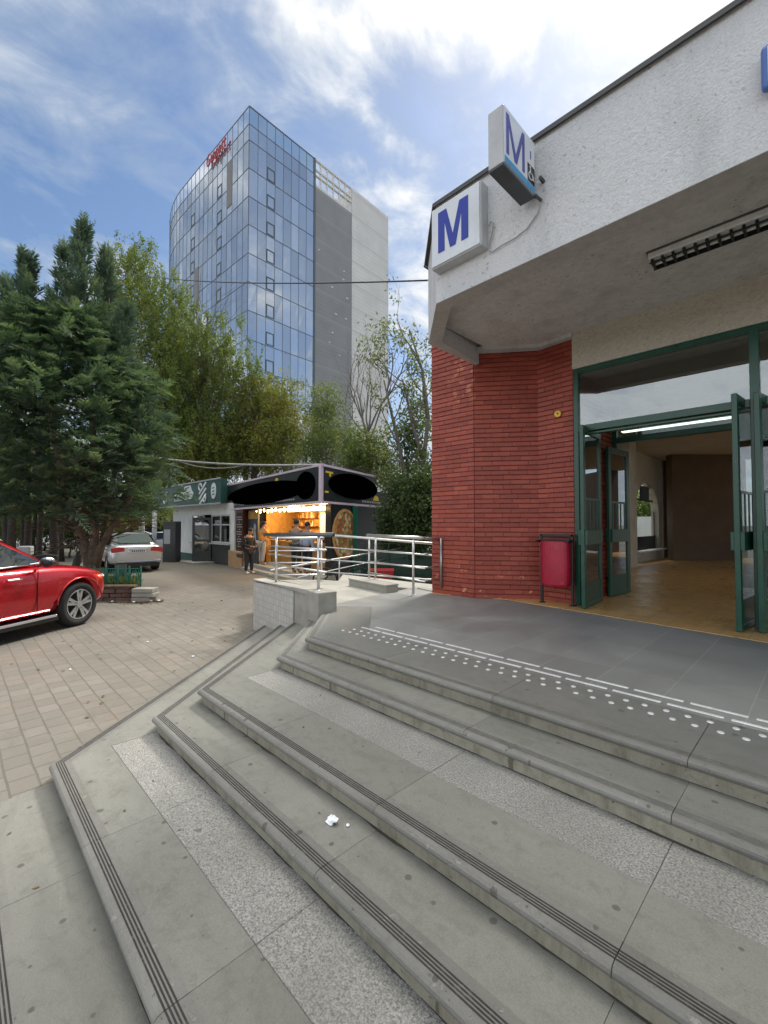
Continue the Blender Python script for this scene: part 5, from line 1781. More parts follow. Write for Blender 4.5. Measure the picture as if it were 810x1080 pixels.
bb = polar(30, 212, gz(12))
weeping('birch_tree', 'tall weeping birch with yellow green hanging twigs between conifer and glass tower', bb,
        VB(bb, [(138, 285, 34, 46, 0), (160, 330, 48, 60, .3), (205, 400, 52, 70, 0), (235, 355, 26, 42, -.4), (255, 415, 30, 40, .2), (165, 430, 60, 60, .6), (225, 460, 48, 32, -.5), (150, 265, 18, 30, .2), (118, 330, 28, 50, 1), (190, 365, 40, 60, 0), (262, 385, 22, 34, 0)]), 'birch', 3000, 46, .17, .07, 3)
bb = polar(30, 264, gz(14))
weeping('birch_tree', 'lower golden green birch standing behind the green shop sign', bb,
        VB(bb, [(275, 425, 30, 38, 0), (245, 465, 42, 30, .3), (290, 465, 26, 30, 0), (205, 480, 40, 22, -.5)]), 'gold', 1500, 44, .17, .075, 5)
# more trees behind the kiosk
spec = [
    ('bushy_tree', 'golden green bushy tree right of the birch, behind the black kiosk', 28, 305, [(300, 420, 24, 30, 0), (310, 455, 34, 30, .5), (290, 470, 30, 28, -.5)], 'gold', 'bark_grey', 230, 50, .17, .08),
    ('bushy_tree', 'olive tree with fine airy foliage in front of the grey tower wall', 25, 345, [(345, 425, 24, 26, 0), (350, 462, 34, 28, .4), (325, 478, 24, 20, 0)], 'mid', 'bark_grey', 190, 50, .15, .07),
    ('bushy_tree', 'darker olive tree low behind the pizza sign', 22, 385, [(375, 475, 24, 26, 0), (395, 495, 30, 26, .4)], 'mid', 'bark_dark', 170, 50, .16, .075),
    ('leafy_tree', 'green leafy tree beside the brick pillar, pale branches showing through', 16, 432, [(432, 465, 18, 28, 0), (446, 440, 12, 24, .5), (436, 500, 14, 24, 0), (446, 515, 12, 26, .2)], 'mid', 'bark_grey', 80, 40, .15, .075),
]
for i, (nm, lab, dep, px, items, mt, bk, nc, per, L, W) in enumerate(spec):
    b = polar(dep, px, gz(14))
    bl = VB(b, items)
    tree(nm, lab, b, max(x[2] for x in bl), (0.1, .1), bl, mt, bk, .15, nc, per, L, W, .62, seed=30 + i)
# tree with bare crown and one with sparse leaf sprays
bt_ = thing('bare_tree', 'leafless tree with fine bare twigs against the pale tower end wall', 'tree', polar(23, 392, gz(14)))
m = MB(); rb = random.Random(4)
b0 = polar(23, 398, gz(14)); top1 = polar(23, 388, EYE + (553 - 455) / 463.4 * 23)
m.tube([b0, b0.lerp(top1, .5), top1], [.2, .16, .12], 8)
for q in range(7):
    d = Vector((0, 0, 1)) + RT * rb.uniform(-.75, .6) + FW * rb.uniform(-.4, .4)
    limb(m, top1 + Vector((0, 0, -rb.uniform(0, .9))), d, rb.uniform(2.0, 2.9), .06, 3, rb, .42, .22, 5, (2, 4), None, .7, .12)
m.build('trunk', 'bark_grey', bt_, smooth=True)
sb = polar(15.5, 440, gz(12))
stt = thing('sparse_tree', 'thin tree with few leaf sprays on long branches, rising beside the canopy corner', 'tree', sb)
m = MB(); rb = random.Random(9); tips = []
for (pxs) in (((440, 600), (432, 520), (414, 440), (405, 400)), ((441, 600), (444, 510), (452, 440), (446, 390), (432, 345)), ((442, 600), (450, 500), (436, 450), (425, 400))):
    pts = [polar(15.5, px, EYE + (553 - y) / 463.4 * 15.5) for px, y in pxs]
    m.tube(pts, [.11 * (1 - .75 * i / (len(pts) - 1)) for i in range(len(pts))], 7)
    for q in range(9):
        i = rb.randint(1, len(pts) - 1); a = pts[i - 1].lerp(pts[i], rb.random())
        d = Vector((0, 0, .8)) + RT * rb.uniform(-1, .9) + FW * rb.uniform(-.6, .6)
        limb(m, a, d, rb.uniform(.9, 1.7), .028, 2, rb, .45, .15, 4, (2, 3), tips, .7, .14)
m.build('trunk', 'bark_grey', stt, smooth=True)
tp = np.array([tuple(t_) for t_ in tips])
tp = tp[RNG.random(len(tp)) < .30]
v, n, rn = cluster_leaves(tp, 11, .26, .15, .06, .3)
place_mesh('crown', v, n, rn, 'mid', stt)
# dark shrubs below, behind the railings
for i, (px, dep, items, lab) in enumerate((
        (400, 14.5, [(420, 555, 20, 30, 0), (428, 525, 16, 22, .4)], 'dark green bush right of the pizza sign, behind the green post'),
        (432, 13.5, [(440, 545, 18, 42, 0), (447, 520, 12, 30, .5)], 'dense dark bush against the left edge of the brick pillar'),
        (425, 19.5, [(430, 520, 26, 34, 0), (405, 560, 26, 20, 0)], 'taller dark bush behind the two front bushes'))):
    b = polar(dep, px, gz(12)); bl = VB(b, items)
    tree('bush', lab, b, 2, (0, 0), bl, 'deep', 'bark_dark', .06, 230, 50, .12, .06, .42, 'bush', None, 60 + i, 2, .2, .5)
fnc = thing('mesh_fence', 'low dark green wire fence behind the bicycle, between post and pillar', 'fence', polar(13.2, 420, gz(12)))
m = MB()
for px in (384, 410, 436, 462): m.tube([polar(13.2, px, gz(12)), polar(13.2, px, .55)], .025, 6)
m.build('posts', 'green_dark', fnc)
m = MB()
for z in (-.4, -.15, .1, .35, .55): m.tube([polar(13.2, 380, z), polar(13.2, 466, z)], .012, 5)
m.build('wires', 'green_dark', fnc)
m = MB(); m.obox(polar(13.25, 380, gz(12)), RT * 2.4, FW * .02, (0, 0, 1.15)); m.build('screen', 'green_dark', fnc)

# ------------------------------------------------------------------ cars
MAT['red_paint'] = plain('red metallic car paint', (.50, .002, .010), .28, .55, var=.03, coat=1.0)
MAT['silver_paint'] = plain('silver car paint', (.52, .54, .55), .32, .5, var=.03, coat=.8)
MAT['white_paint'] = plain('white car paint', (.7, .71, .72), .3, 0, var=.03, coat=.8)
MAT['grey_paint'] = plain('dark grey car paint', (.05, .055, .06), .3, .3, var=.03, coat=.8)
def carglass():
    m, t = newmat('tinted car glass')
    g = t.pbr((.012, .017, .016), .03, 0, None, .9)
    t.out(g); return m
MAT['carglass'] = carglass()
def carglass_light():
    m, t = newmat('pale reflecting rear window')
    t.out(t.pbr((.12, .15, .155), .04, .35, None, .9)); return m
MAT['carglass_pale'] = carglass_light()
MAT['chrome'] = plain('satin chrome', (.75, .75, .75), .16, 1.0, var=.02)
MAT['alloy'] = plain('alloy rim', (.6, .6, .61), .25, .9, var=.03)
MAT['plastic'] = plain('black trim plastic', (.018, .018, .019), .5, var=.1)
MAT['tail'] = plain('red tail light', (.38, .008, .012), .12, coat=1.0)
MAT['lamp_clear'] = plain('clear lamp glass', (.75, .78, .8), .08, .3)
MAT['plate'] = plain('number plate', (.5, .52, .54), .5)


def boolean_cut(o, cutter_mb):
    c = cutter_mb.build('cut_tmp', 'black')
    md = o.modifiers.new('cut', 'BOOLEAN'); md.object = c; md.operation = 'DIFFERENCE'; md.solver = 'EXACT'
    bpy.context.view_layer.update()
    me = bpy.data.meshes.new_from_object(o.evaluated_get(bpy.context.evaluated_depsgraph_get()))
    o.modifiers.clear(); old = o.data; o.data = me; bpy.data.meshes.remove(old)
    bpy.data.objects.remove(c)


def wheel(parent, x, y, r, w, side, spokes=5):
    """wheel with tyre, rim, spokes and brake disc; side=+1 left, -1 right (outer face)"""
    m = MB(); prof = [(r * .66, -w / 2 * .82), (r * .9, -w / 2), (r * .985, -w / 2 * .72), (r, -w * .25), (r, w * .25), (r * .985, w / 2 * .72), (r * .9, w / 2), (r * .66, w / 2 * .82)]
    n = 40; rings = []
    for i in range(n + 1):
        a = 2 * math.pi * i / n
        rings.append([(x + q * math.cos(a), y + z, r + q * math.sin(a)) for q, z in prof])
    m.loft(rings, True, False)
    wh = m.build('wheel', 'rubber', parent, smooth=True, world=False)
    of = y + side * w / 2 * .78
    m = MB(); rings = []
    for i in range(n + 1):
        a = 2 * math.pi * i / n
        rings.append([(x + q * math.cos(a), of + side * z, r + q * math.sin(a)) for q, z in ((r * .67, .0), (r * .675, .012), (r * .63, .014), (r * .61, -.03), (r * .60, -.12))])
    m.loft(rings, False, False)
    for s in range(spokes):
        for dlt in (-.16, .16):
            a = 2 * math.pi * s / spokes + .3
            a1 = a + dlt * .5; a2 = a + dlt * 1.15
            c0 = Vector((x + r * .10 * math.cos(a1), of + side * .0, r + r * .10 * math.sin(a1)))
            c1 = Vector((x + r * .62 * math.cos(a2), of + side * .004, r + r * .62 * math.sin(a2)))
            tdir = Vector((-math.sin(a), 0, math.cos(a)))
            m.obox(c0 - tdir * .028 - Vector((0, .018 * (1 if side > 0 else 0), 0)), c1 - c0, tdir * .05, Vector((0, .018, 0)))
    m.tube([(x, of - side * .03, r), (x, of + side * .012, r)], r * .15, 16)
    m.build('rim', 'alloy', wh, world=False)
    m = MB(); m.tube([(x, of - side * .13, r), (x, of - side * .07, r)], r * .61, 24); m.build('brake', 'plastic', wh, world=False)
    return wh


def make_car(name, label, loc, heading, paint, sec, green, wb, r, hw, group=None, glass='carglass', spokes=5, detail=True):
    """sec: body stations (x, half width, z bottom, z shoulder, z top); green: greenhouse stations (x, z base, z roof, half base, half roof)"""
    t = thing(name, label, 'car', loc, heading, group)
    m = MB(); rings = []
    for (x, w, zb, zs, zt) in sec:
        half = [(0, zb), (w * .86, zb), (w * .965, zb + .10), (w, zb + (zs - zb) * .5), (w * .985, zs), (w * .90, zt - .015), (w * .62, zt + .012), (0, zt + .02)]
        rings.append([(x, y, z) for y, z in half] + [(x, -y, z) for y, z in reversed(half[1:-1])])
    m.loft(rings)
    b = m.build('body', paint, t, smooth=True, world=False)
    md = b.modifiers.new('sub', 'SUBSURF'); md.levels = 2; md.render_levels = 2
    md2 = b.modifiers.new('cut', 'BOOLEAN')
    c = MB()
    for x in (wb / 2, -wb / 2):
        for sgn in (1, -1):
            c.tube([(x, sgn * (hw - .34), r * 1.02), (x, sgn * (hw + .25), r * 1.02)], r * 1.17, 40)
    co = c.build('cut_tmp', 'black', t, world=False)
    md2.object = co; md2.operation = 'DIFFERENCE'; md2.solver = 'EXACT'
    bpy.context.view_layer.update()
    me = bpy.data.meshes.new_from_object(b.evaluated_get(bpy.context.evaluated_depsgraph_get()))
    b.modifiers.clear(); b.data = me; bpy.data.objects.remove(co)
    me.shade_smooth() if False else None
    for p in me.polygons: p.use_smooth = True
    # dark wheel wells
    m = MB()
    for x in (wb / 2, -wb / 2):
        for sgn in (1, -1):
            m.box((x - r * 1.14, min(sgn * (hw - .36), sgn * (hw - .33)), .22), (x + r * 1.14, max(sgn * (hw - .36), sgn * (hw - .33)), r * 2.1))
    m.build('wheel_wells', 'black', b, world=False)
    for x in (wb / 2, -wb / 2):
        for sgn in (1, -1):
            wheel(t, x, sgn * (hw - .135), r, .25, sgn, spokes)
    # greenhouse: roof skin with dark glass sides
    rings = []
    m = MB()
    for (x, zb, zr, wb_, wr) in green:
        h = [(wb_, zb), (wb_ * .985, zb + (zr - zb) * .12), ((wb_ * .35 + wr * .65), zb + (zr - zb) * .62), (wr * 1.0, zb + (zr - zb) * .9), (wr * .82, zr), (0, zr + .02)]
        rings.append([(x, y, z) for y, z in h] + [(x, -y, z) for y, z in reversed(h[:-1])])
    m.loft(rings)
    gh = m.build('roof', paint, t, smooth=True, world=False, subsurf=1)
    return t, b, gh


# red SUV at the left edge, seen from its right rear quarter
hv = (FW * math.cos(R(10)) + RT * math.sin(R(10))).normalized(); lv = Vector((-hv.y, hv.x, 0))
Wc = Vector((-9.168, 1.546, 0)); rW = .375
wbR = 2.95; hwR = .985
Cc = Wc - hv * (wbR / 2) + lv * (hwR - .135); Cc.z = gz(2.5) + .002
hd = math.atan2(hv.y, hv.x)
secR = [(-2.46, .72, .42, .85, 1.02), (-2.38, .90, .34, .9, 1.14), (-1.9, .975, .28, .95, 1.16), (-1.0, .985, .27, .95, 1.13), (0, .985, .27, .96, 1.10), (.75, .985, .27, .96, 1.10), (1.15, .985, .27, .95, 1.08), (1.6, .978, .28, .91, 1.02), (1.95, .945, .30, .84, .95), (2.14, .87, .34, .77, .86), (2.22, .64, .42, .69, .77)]
greenR = [(-2.25, 1.08, 1.16, .80, .62), (-1.7, 1.08, 1.50, .86, .63), (-.9, 1.07, 1.68, .885, .65), (-.1, 1.06, 1.70, .885, .65), (.25, 1.06, 1.62, .88, .64), (.7, 1.06, 1.36, .87, .68), (1.18, 1.05, 1.09, .85, .70)]
car1, body1, roof1 = make_car('parked_suv', 'shiny red car with alloy wheels, cut off by the left edge of the photo', Cc, hd, 'red_paint', secR, greenR, wbR, rW, hwR)
m = MB()
def onside(x, z, push=.006):
    """point on the right side glass plane of the greenhouse"""
    xs = [g_[0] for g_ in greenR]
    zb = np.interp(x, xs, [g_[1] for g_ in greenR]); zr = np.interp(x, xs, [g_[2] for g_ in greenR]); wb_ = np.interp(x, xs, [g_[3] for g_ in greenR]); wr = np.interp(x, xs, [g_[4] for g_ in greenR])
    u = (z - zb) / max(.05, zr - zb)
    y = wb_ * .985 + (wb_ * .35 + wr * .65 - wb_ * .985) * min(1, max(0, (u - .12) / .5)) + (wr - (wb_ * .35 + wr * .65)) * max(0, (u - .62) / .28)
    return (x, -(y + push), z)
def strip_glass(xs_top, name, parent, zlow=1.12):
    mb = MB(); n = len(xs_top)
    lo = [onside(x, zlow) for x, _ in xs_top]; hi = [onside(x, z) for x, z in xs_top]; mid = [onside(x, (zlow + z) / 2) for x, z in xs_top]
    vs = lo + mid + hi
    mb.add(vs, [(i, i + 1, n + i + 1, n + i) for i in range(n - 1)] + [(n + i, n + i + 1, 2 * n + i + 1, 2 * n + i) for i in range(n - 1)])
    return mb.build(name, 'carglass', parent, world=False)
strip_glass([(-.05, 1.60), (.15, 1.56), (.4, 1.42), (.65, 1.28), (.86, 1.17)], 'side_window', car1)
strip_glass([(-1.25, 1.54), (-.9, 1.6), (-.5, 1.61), (-.13, 1.605)], 'side_window', car1)
m = MB(); m.tube([onside(.90, 1.13, .012), onside(.2, 1.105, .014), onside(-1.4, 1.105, .014)], .012, 6); m.build('window_trim', 'chrome', car1, world=False)
m = MB(); m.add([(1.05, -.58, 1.165), (1.05, .58, 1.165), (.42, .48, 1.545), (.42, -.48, 1.545)], [(0, 1, 2, 3)]); m.build('windscreen', 'carglass', car1, world=False)
m = MB(); m.ball((.74, -1.075, 1.155), .105, 14, 8, (.75, 1.05, .72)); mr = m.build('mirror', 'plastic', car1, smooth=True, world=False)
m = MB(); m.ball((.755, -1.08, 1.185), .098, 14, 8, (.78, 1.05, .6)); m.build('mirror_cap', 'chrome', mr, smooth=True, world=False)
m = MB(); m.tube([(.76, -.90, 1.09), (.75, -1.02, 1.12)], .028, 6); m.build('mirror_arm', 'plastic', mr, world=False)
m = MB()
m.tube([(.22, -.99, .93), (.36, -1.012, .935), (.42, -.992, .932)], .016, 6); m.build('handle', 'chrome', car1, world=False)
m = MB(); m.box((-1.0, -.995, .255), (1.02, -.90, .30)); m.build('sill_trim', 'chrome', car1, bevel=.01, world=False)
m = MB(); m.box((-1.02, -.985, .20), (1.05, -.6, .254)); m.box((-1.02, .6, .20), (1.05, .985, .254)); m.box((-2.0, -.6, .24), (2.0, .6, .27)); m.build('underbody', 'black', car1, world=False)
# wheel arch lip
for x in (wbR / 2, -wbR / 2):
    m = MB()
    pts = [(x + rW * 1.2 * math.cos(a), -hwR * .992, rW * 1.02 + rW * 1.2 * math.sin(a)) for a in [R(q) for q in range(2, 182, 10)]]
    m.tube(pts, .013, 6)
    m.build('arch_lip', 'red_paint', car1, smooth=True, world=False)
m = MB(); m.ball((2.03, -.80, .79), .13, 12, 8, (.9, .5, .38)); m.ball((2.03, .80, .79), .13, 12, 8, (.9, .5, .38)); m.build('headlight', 'lamp_clear', car1, smooth=True, world=False)
m = MB(); m.box((.68, -.9905, .35), (.684, -.975, 1.05)); m.box((-.10, -.9925, .35), (-.096, -.975, 1.05)); m.build('door_gap', 'black', car1, world=False)

# silver sedan seen from behind
hs = math.pi / 2 + HEAD + R(39)
sp_ = polar(16.4, 146, 0) + Vector((math.cos(hs), math.sin(hs), 0)) * 2.3; sp_.z = gz(sp_.y) + .002
secS = [(-2.30, .70, .45, .72, .92), (-2.22, .86, .30, .78, 1.02), (-1.8, .90, .26, .82, 1.04), (-1.0, .90, .24, .84, .98), (0, .90, .24, .84, .95), (.9, .90, .24, .83, .96), (1.6, .885, .25, .78, .88), (2.1, .80, .28, .7, .76), (2.28, .55, .36, .6, .68)]
greenS = [(-1.95, .98, 1.03, .76, .58), (-1.5, .97, 1.26, .80, .60), (-.9, .95, 1.44, .83, .60), (-.2, .94, 1.475, .83, .60), (.35, .94, 1.40, .82, .6), (1.15, .95, .99, .80, .66)]


def sedan(name, label, loc, heading, paint, group=None, full=True):
    t, b, gh = make_car(name, label, loc, heading, paint, secS, greenS, 2.68, .325, .90, group, spokes=5)
    m = MB(); m.add([(-1.90, -.62, 1.075), (-1.90, .62, 1.075), (-1.08, .53, 1.42), (-1.08, -.53, 1.42)], [(0, 3, 2, 1)])
    for v in range(len(m.v)):
        x, y, z = m.v[v]; m.v[v] = (x - .03, y, z + .02)
    m.build('rear_window', 'carglass_pale', t, world=False)
    for sg in (1, -1):
        m = MB(); q = [(-1.35, .995), (.95, .985), (.45, 1.28), (.05, 1.40), (-.8, 1.40), (-1.2, 1.22)]
        m.add([(x, sg * (.835 - (z - .95) * .42), z) for x, z in q], [(0, 1, 2, 3, 4, 5)]); m.build('side_window', 'carglass', t, world=False)
        m = MB(); m.extr([(.42, .80), (.84, .76), (.86, .92), (.60, .965), (.44, .95)] if sg > 0 else [(-.42, .80), (-.84, .76), (-.86, .92), (-.60, .965), (-.44, .95)], (-2.30, 0, 0), (0, 1, 0), (0, 0, 1), (.14, 0, 0)); m.build('tail_light', 'tail', t, bevel=.015, world=False)
    m = MB(); m.box((-2.325, -.33, .74), (-2.29, .33, .90)); pl0 = m.build('plate_recess', 'chrome', t, bevel=.01, world=False)
    m = MB(); m.box((-2.332, -.26, .755), (-2.326, .26, .865)); plt = m.build('number_plate', 'plate', t, world=False)
    m = MB()
    for q in range(7): m.box((-2.3345, -.22 + q * .065, .78), (-2.3325, -.185 + q * .065, .84))
    m.build('plate_marks', 'black', plt, world=False)
    m = MB(); m.box((-2.335, -.78, .40), (-2.15, .78, .455)); m.build('bumper_trim', 'chrome', t, bevel=.02, world=False)
    m = MB(); m.box((-2.29, -.70, .22), (-2.0, .70, .33)); m.box((-1.8, -.6, .2), (2, .6, .26)); m.build('underbody', 'black', t, world=False)
    m = MB(); m.ball((.62, .98, .98), .10, 10, 6, (.6, 1, .7)); m.ball((.62, -.98, .98), .10, 10, 6, (.6, 1, .7)); m.build('mirror', paint, t, smooth=True, world=False)
    return t


sedan('parked_sedan', 'silver sedan seen from behind beside the conifer trunk', sp_, hs, 'silver_paint')
far = sedan('distant_car', 'pale car parked far off beyond the silver sedan', polar(31, 168, gz(14)), hs + R(75), 'white_paint', 'cars parked far behind')
f2 = copy_tree(far); f2.location = polar(34, 140, gz(14)); f2.rotation_euler[2] = hs + R(82); f2['label'] = 'pale car far off left of the bright post, mostly behind tree trunks'
f3 = copy_tree(far); f3.location = polar(30, 28, gz(8)); f3.rotation_euler[2] = hs + R(60); f3['label'] = 'pale car far off at the left, beyond the row of dark trunks'
f4 = copy_tree(far); f4.location = polar(36, 60, gz(8)); f4.rotation_euler[2] = hs + R(95); f4['label'] = 'pale car farthest back between the dark trunks at left'

# ------------------------------------------------------------------ brick planter with little green fence
MAT['old_brick'] = plain('old brown brick', (.14, .085, .062), .9, var=.3, scale=6, rnd=.35, bump=.006, bscale=40, stain=(.05, .045, .035), stain_amt=.6, stain_scale=3)
plr = thing('brick_planter', 'low weathered brick and stone kerb around the foot of the conifer', 'planter', polar(10.2, 128, gz(3)))
g0 = gz(3) - .01
m = MB(); rb = random.Random(3)
def kerb(pa, pb, d, rows, blen=.26, h=.085, thick=.14):
    a, b = polar(pa[0], pa[1], g0), polar(pb[0], pb[1], g0)
    L = (b - a).length; u = (b - a).normalized(); n = Vector((-u.y, u.x, 0))
    for r_ in range(rows):
        s = -(.13 if r_ % 2 else 0)
        while s < L:
            m.obox(a + u * max(0, s) + n * rb.uniform(-.012, .012) + Vector((0, 0, r_ * (h + .012))), u * (min(s + blen, L) - max(0, s) - .012), n * thick, Vector((0, 0, h)))
            s += blen
kerb((9.9, 70), (10.15, 142), 1, 3); kerb((10.15, 143), (12.8, 150), 1, 3)
m.build('brick_kerb', 'old_brick', plr, bevel=.008, seg=1)
m = MB()
for i in range(3): m.obox(polar(10.0, 139 + rb.uniform(-1, 1), g0 + i * .105), RT * (.46 + rb.uniform(-.04, .04)), FW * .3, (0, 0, .095))
m.build('stone_block', 'concrete', plr, bevel=.012)
m = MB(); m.obox(polar(10.05, 60, g0 + .33), RT * (82 / 463.4 * 10.1), FW * .16, (0, 0, .045)); m.build('coping', 'old_brick', plr, bevel=.01)
m = MB(); m.prism([tuple(polar(10.2, 60, 0).xy), tuple(polar(10.2, 140, 0).xy), tuple(polar(12.8, 148, 0).xy), tuple(polar(12.8, 50, 0).xy)], g0, g0 + .27); m.build('soil', 'bark', plr)
gf = thing('planter_fence', 'ornamental low green iron fence on the planter edge', 'fence', polar(10.4, 125, g0 + .27))
m = MB()
pa, pb = polar(10.35, 88, g0 + .28), polar(10.45, 149, g0 + .28)
for i in range(6):
    p = pa.lerp(pb, i / 5); m.obox(p - RT * .015, RT * .03, FW * .03, (0, 0, .50))
m.build('post', 'green_post', gf)
m = MB()
for z in (.06, .44): m.tube([pa + Vector((0, 0, z)), pb + Vector((0, 0, z))], .012, 5)
for i in range(5):
    c = pa.lerp(pb, (i + .5) / 5) + Vector((0, 0, .25))
    m.tube([c + RT * (.09 * math.cos(a)) + Vector((0, 0, .13 * math.sin(a))) for a in [q * .5236 for q in range(13)]], .012, 5)
    for sx in (-.14, -.05, .05, .14):
        m.tube([c + RT * sx + Vector((0, 0, -.19)), c + RT * (sx * .6) + Vector((0, 0, .19))], .010, 5)
m.build('ironwork', 'green_post', gf)
bxs = MB(); bxs.obox(polar(10.7, 121, g0 + .50), RT * .27, FW * .05 + Vector((0, 0, .02)), Vector((0, 0, .27)) + FW * .03)
bxo = bxs.build('dark_board', 'grey_panel', bevel=.01); tag(bxo, 'small dark board standing behind the green planter fence', 'board')
n = 2600
px_ = RNG.uniform(72, 146, n); dp = RNG.uniform(10.3, 11.4, n)
c = np.array([tuple(polar(d, p, g0 + .27)) for p, d in zip(px_, dp)])
dirs = np.column_stack([RNG.normal(0, .5, n), RNG.normal(0, .5, n), np.ones(n)])
gr = place_mesh('planter_weeds', leaf_quads(c, dirs, unit(n), RNG.uniform(.08, .3, n), np.full(n, .022)), n, RNG.random(n), 'mid'); gr['kind'] = 'stuff'; gr['label'] = 'weeds and ground cover in the planter'
n = 900
px_ = RNG.uniform(100, 172, n); dp = 9.95 - np.abs(RNG.normal(0, .12, n)) + np.maximum(0, px_ - 150) * .012
c = np.array([tuple(polar(d, p, g0 + .012)) for p, d in zip(px_, dp)])
dirs = np.column_stack([RNG.normal(0, 1, n), RNG.normal(0, 1, n), RNG.normal(.05, .1, n)])
gr = place_mesh('leaf_litter', leaf_quads(c, dirs, np.array([0, 0, 1.0]) + RNG.normal(0, .3, (n, 3)), RNG.uniform(.03, .08, n), np.full(n, .035)), n, RNG.random(n), 'leaf_dry'); gr['kind'] = 'stuff'; gr['label'] = 'dry leaf litter along the foot of the planter'

# parked scooter behind the red bonnet
sc = thing('parked_scooter', 'dark parked scooter with a pale top case behind the red car bonnet', 'scooter', polar(13.6, 62, gz(4)))
sb_ = polar(13.6, 62, gz(4)); ax = (RT * .9 + FW * .4).normalized()
def spt(a, z): return sb_ + ax * a + Vector((0, 0, z))
for a in (-.6, .6):
    m = MB(); acr = Vector((-ax.y, ax.x, 0))
    m.tube([spt(a + .2 * math.cos(q * .3927), .22 + .2 * math.sin(q * .3927)) for q in range(17)], .055, 8); m.build('wheel', 'rubber', sc, smooth=True)
m = MB(); m.loft([[spt(a, z) + acr * w for (w, z) in ((-hw_, zl), (hw_, zl), (hw_ * .8, zh), (-hw_ * .8, zh))] for (a, hw_, zl, zh) in ((-.75, .05, .6, .7), (-.5, .16, .4, .75), (-.1, .17, .3, .72), (.1, .16, .25, .4), (.35, .15, .25, .42), (.5, .14, .4, .95), (.62, .06, .6, .98))]); m.build('body', 'plastic', sc, bevel=.03)
m = MB(); m.loft([[spt(a, z) + acr * w for (w, z) in ((-.13, .74), (.13, .74), (.1, zh), (-.1, zh))] for (a, zh) in ((-.7, .8), (-.3, .86), (0, .82))]); m.build('seat', 'rubber', sc, bevel=.02)
m = MB(); m.tube([spt(.5, .95) + acr * -.32, spt(.46, 1.08), spt(.5, .95) + acr * .32], .018, 6); m.tube([spt(.6, .25), spt(.46, 1.05)], .025, 6); m.build('handlebar', 'plastic', sc)
m = MB(); m.obox(spt(-.98, .84) - acr * .18, ax * .34, acr * .36, (0, 0, .28)); m.build('top_case', 'pale_print', sc, bevel=.04)
m = MB(); m.ball(spt(.45, 1.22) + acr * -.3, .07, 8, 6, (1, .6, 1)); m.ball(spt(.45, 1.22) + acr * .3, .07, 8, 6, (1, .6, 1)); m.build('mirror', 'plastic', sc)

# bicycle behind the railings
bc = thing('bicycle', 'dark bicycle lying against the low fence behind the steel railings', 'bicycle', polar(12.2, 362, gz(9)))
def bpt(a, z, d=0): return polar(12.2 + d, 362, gz(9)) + RT * a + Vector((0, 0, z))
for a in (-.5, .5):
    m = MB(); m.tube([bpt(a + .33 * math.cos(q * .2618), .33 + .33 * math.sin(q * .2618)) for q in range(25)], .022, 6)
    for q in range(8): m.tube([bpt(a, .33), bpt(a + .32 * math.cos(q * .785), .33 + .32 * math.sin(q * .785))], .004, 4)
    m.build('wheel', 'rubber', bc, smooth=True)
m = MB()
for a, b in (((-.5, .33), (-.12, .30)), ((-.12, .30), (-.22, .85)), ((-.22, .8), (.33, .82)), ((-.12, .30), (.35, .75)), ((.5, .33), (.32, .98)), ((-.5, .33), (-.22, .8))): m.tube([bpt(*a), bpt(*b)], .02, 6)
m.build('frame', 'plastic', bc)
m = MB(); m.ball(bpt(-.24, .9), .1, 8, 6, (1.2, .6, .35)); m.build('saddle', 'rubber', bc)
m = MB(); m.tube([bpt(.30, 1.0, -.25), bpt(.34, .99), bpt(.30, 1.0, .25)], .015, 6); m.build('handlebar', 'chrome', bc)
rp_ = thing('red_barrow', 'red metal tub standing low behind the right steel railing', 'tub', polar(12.6, 400, gz(10)))
m = MB(); q0 = polar(12.4, 388, gz(10) + .28); m.loft([[q0 + RT * a + FW * b + Vector((0, 0, z)) for a, b in ((.1 - e, .05 - e), (.65 + e, .05 - e), (.65 + e, .5 + e), (.1 - e, .5 + e))] for z, e in ((0, 0), (.16, .05), (.33, .1))]); m.build('tub', 'red_sign', rp_, bevel=.02)
m = MB()
for a in (.1, .62):
    m.tube([q0 + RT * a + FW * .3 + Vector((0, 0, 0)), q0 + RT * a + FW * .3 + Vector((0, 0, -.3))], .02, 6)
m.build('leg', 'plastic', rp_)

# ------------------------------------------------------------------ background on the left: trunks, pale colonnade, shrubs
bgb = thing('pale_building', 'long pale low building with white columns far behind the tree trunks', 'building', polar(44, 90, gz(20)))
m = MB(); o = polar(46, -60, gz(30)); m.obox(o, RT * 26, FW * 8, (0, 0, 4.2)); m.build('wall', 'shop_white', bgb)
m = MB(); m.obox(o - FW * .06 + Vector((0, 0, .7)), RT * 26, FW * .04, (0, 0, 2.5)); m.build('window_band', 'dark_in', bgb)
m = MB()
for q in range(19): m.obox(o - FW * .9 + RT * (q * 1.4), RT * .32, FW * .32, (0, 0, 4.0))
m.build('columns', 'shop_white', bgb)
m = MB(); m.obox(o - FW * 1.2 + Vector((0, 0, 4.0)), RT * 26.3, FW * 9, (0, 0, .3)); m.build('roof', 'shop_white', bgb)
for i, (px, d, hh) in enumerate(((163, 27, 3.3), (151, 30, 3.0), (148, 38, 3.6))):
    m = MB(); c = polar(d, px, gz(12)); m.tube([c, c + Vector((0, 0, hh))], .13 if i == 0 else .1, 10)
    po_ = m.build('white_post', 'shop_white', smooth=True); tag(po_, ['thick white post right of the silver sedan roof', 'thinner white post above the silver sedan roof, left of the thick one', 'farthest slender white post beyond the sedan'][i], 'post')
spec = [(14.5, 12, .13), (16, 30, .12), (17.5, 42, .10), (15.5, 55, .14), (19, 4, .12), (20, 24, .10), (21, 66, .11), (23, 36, .1)]
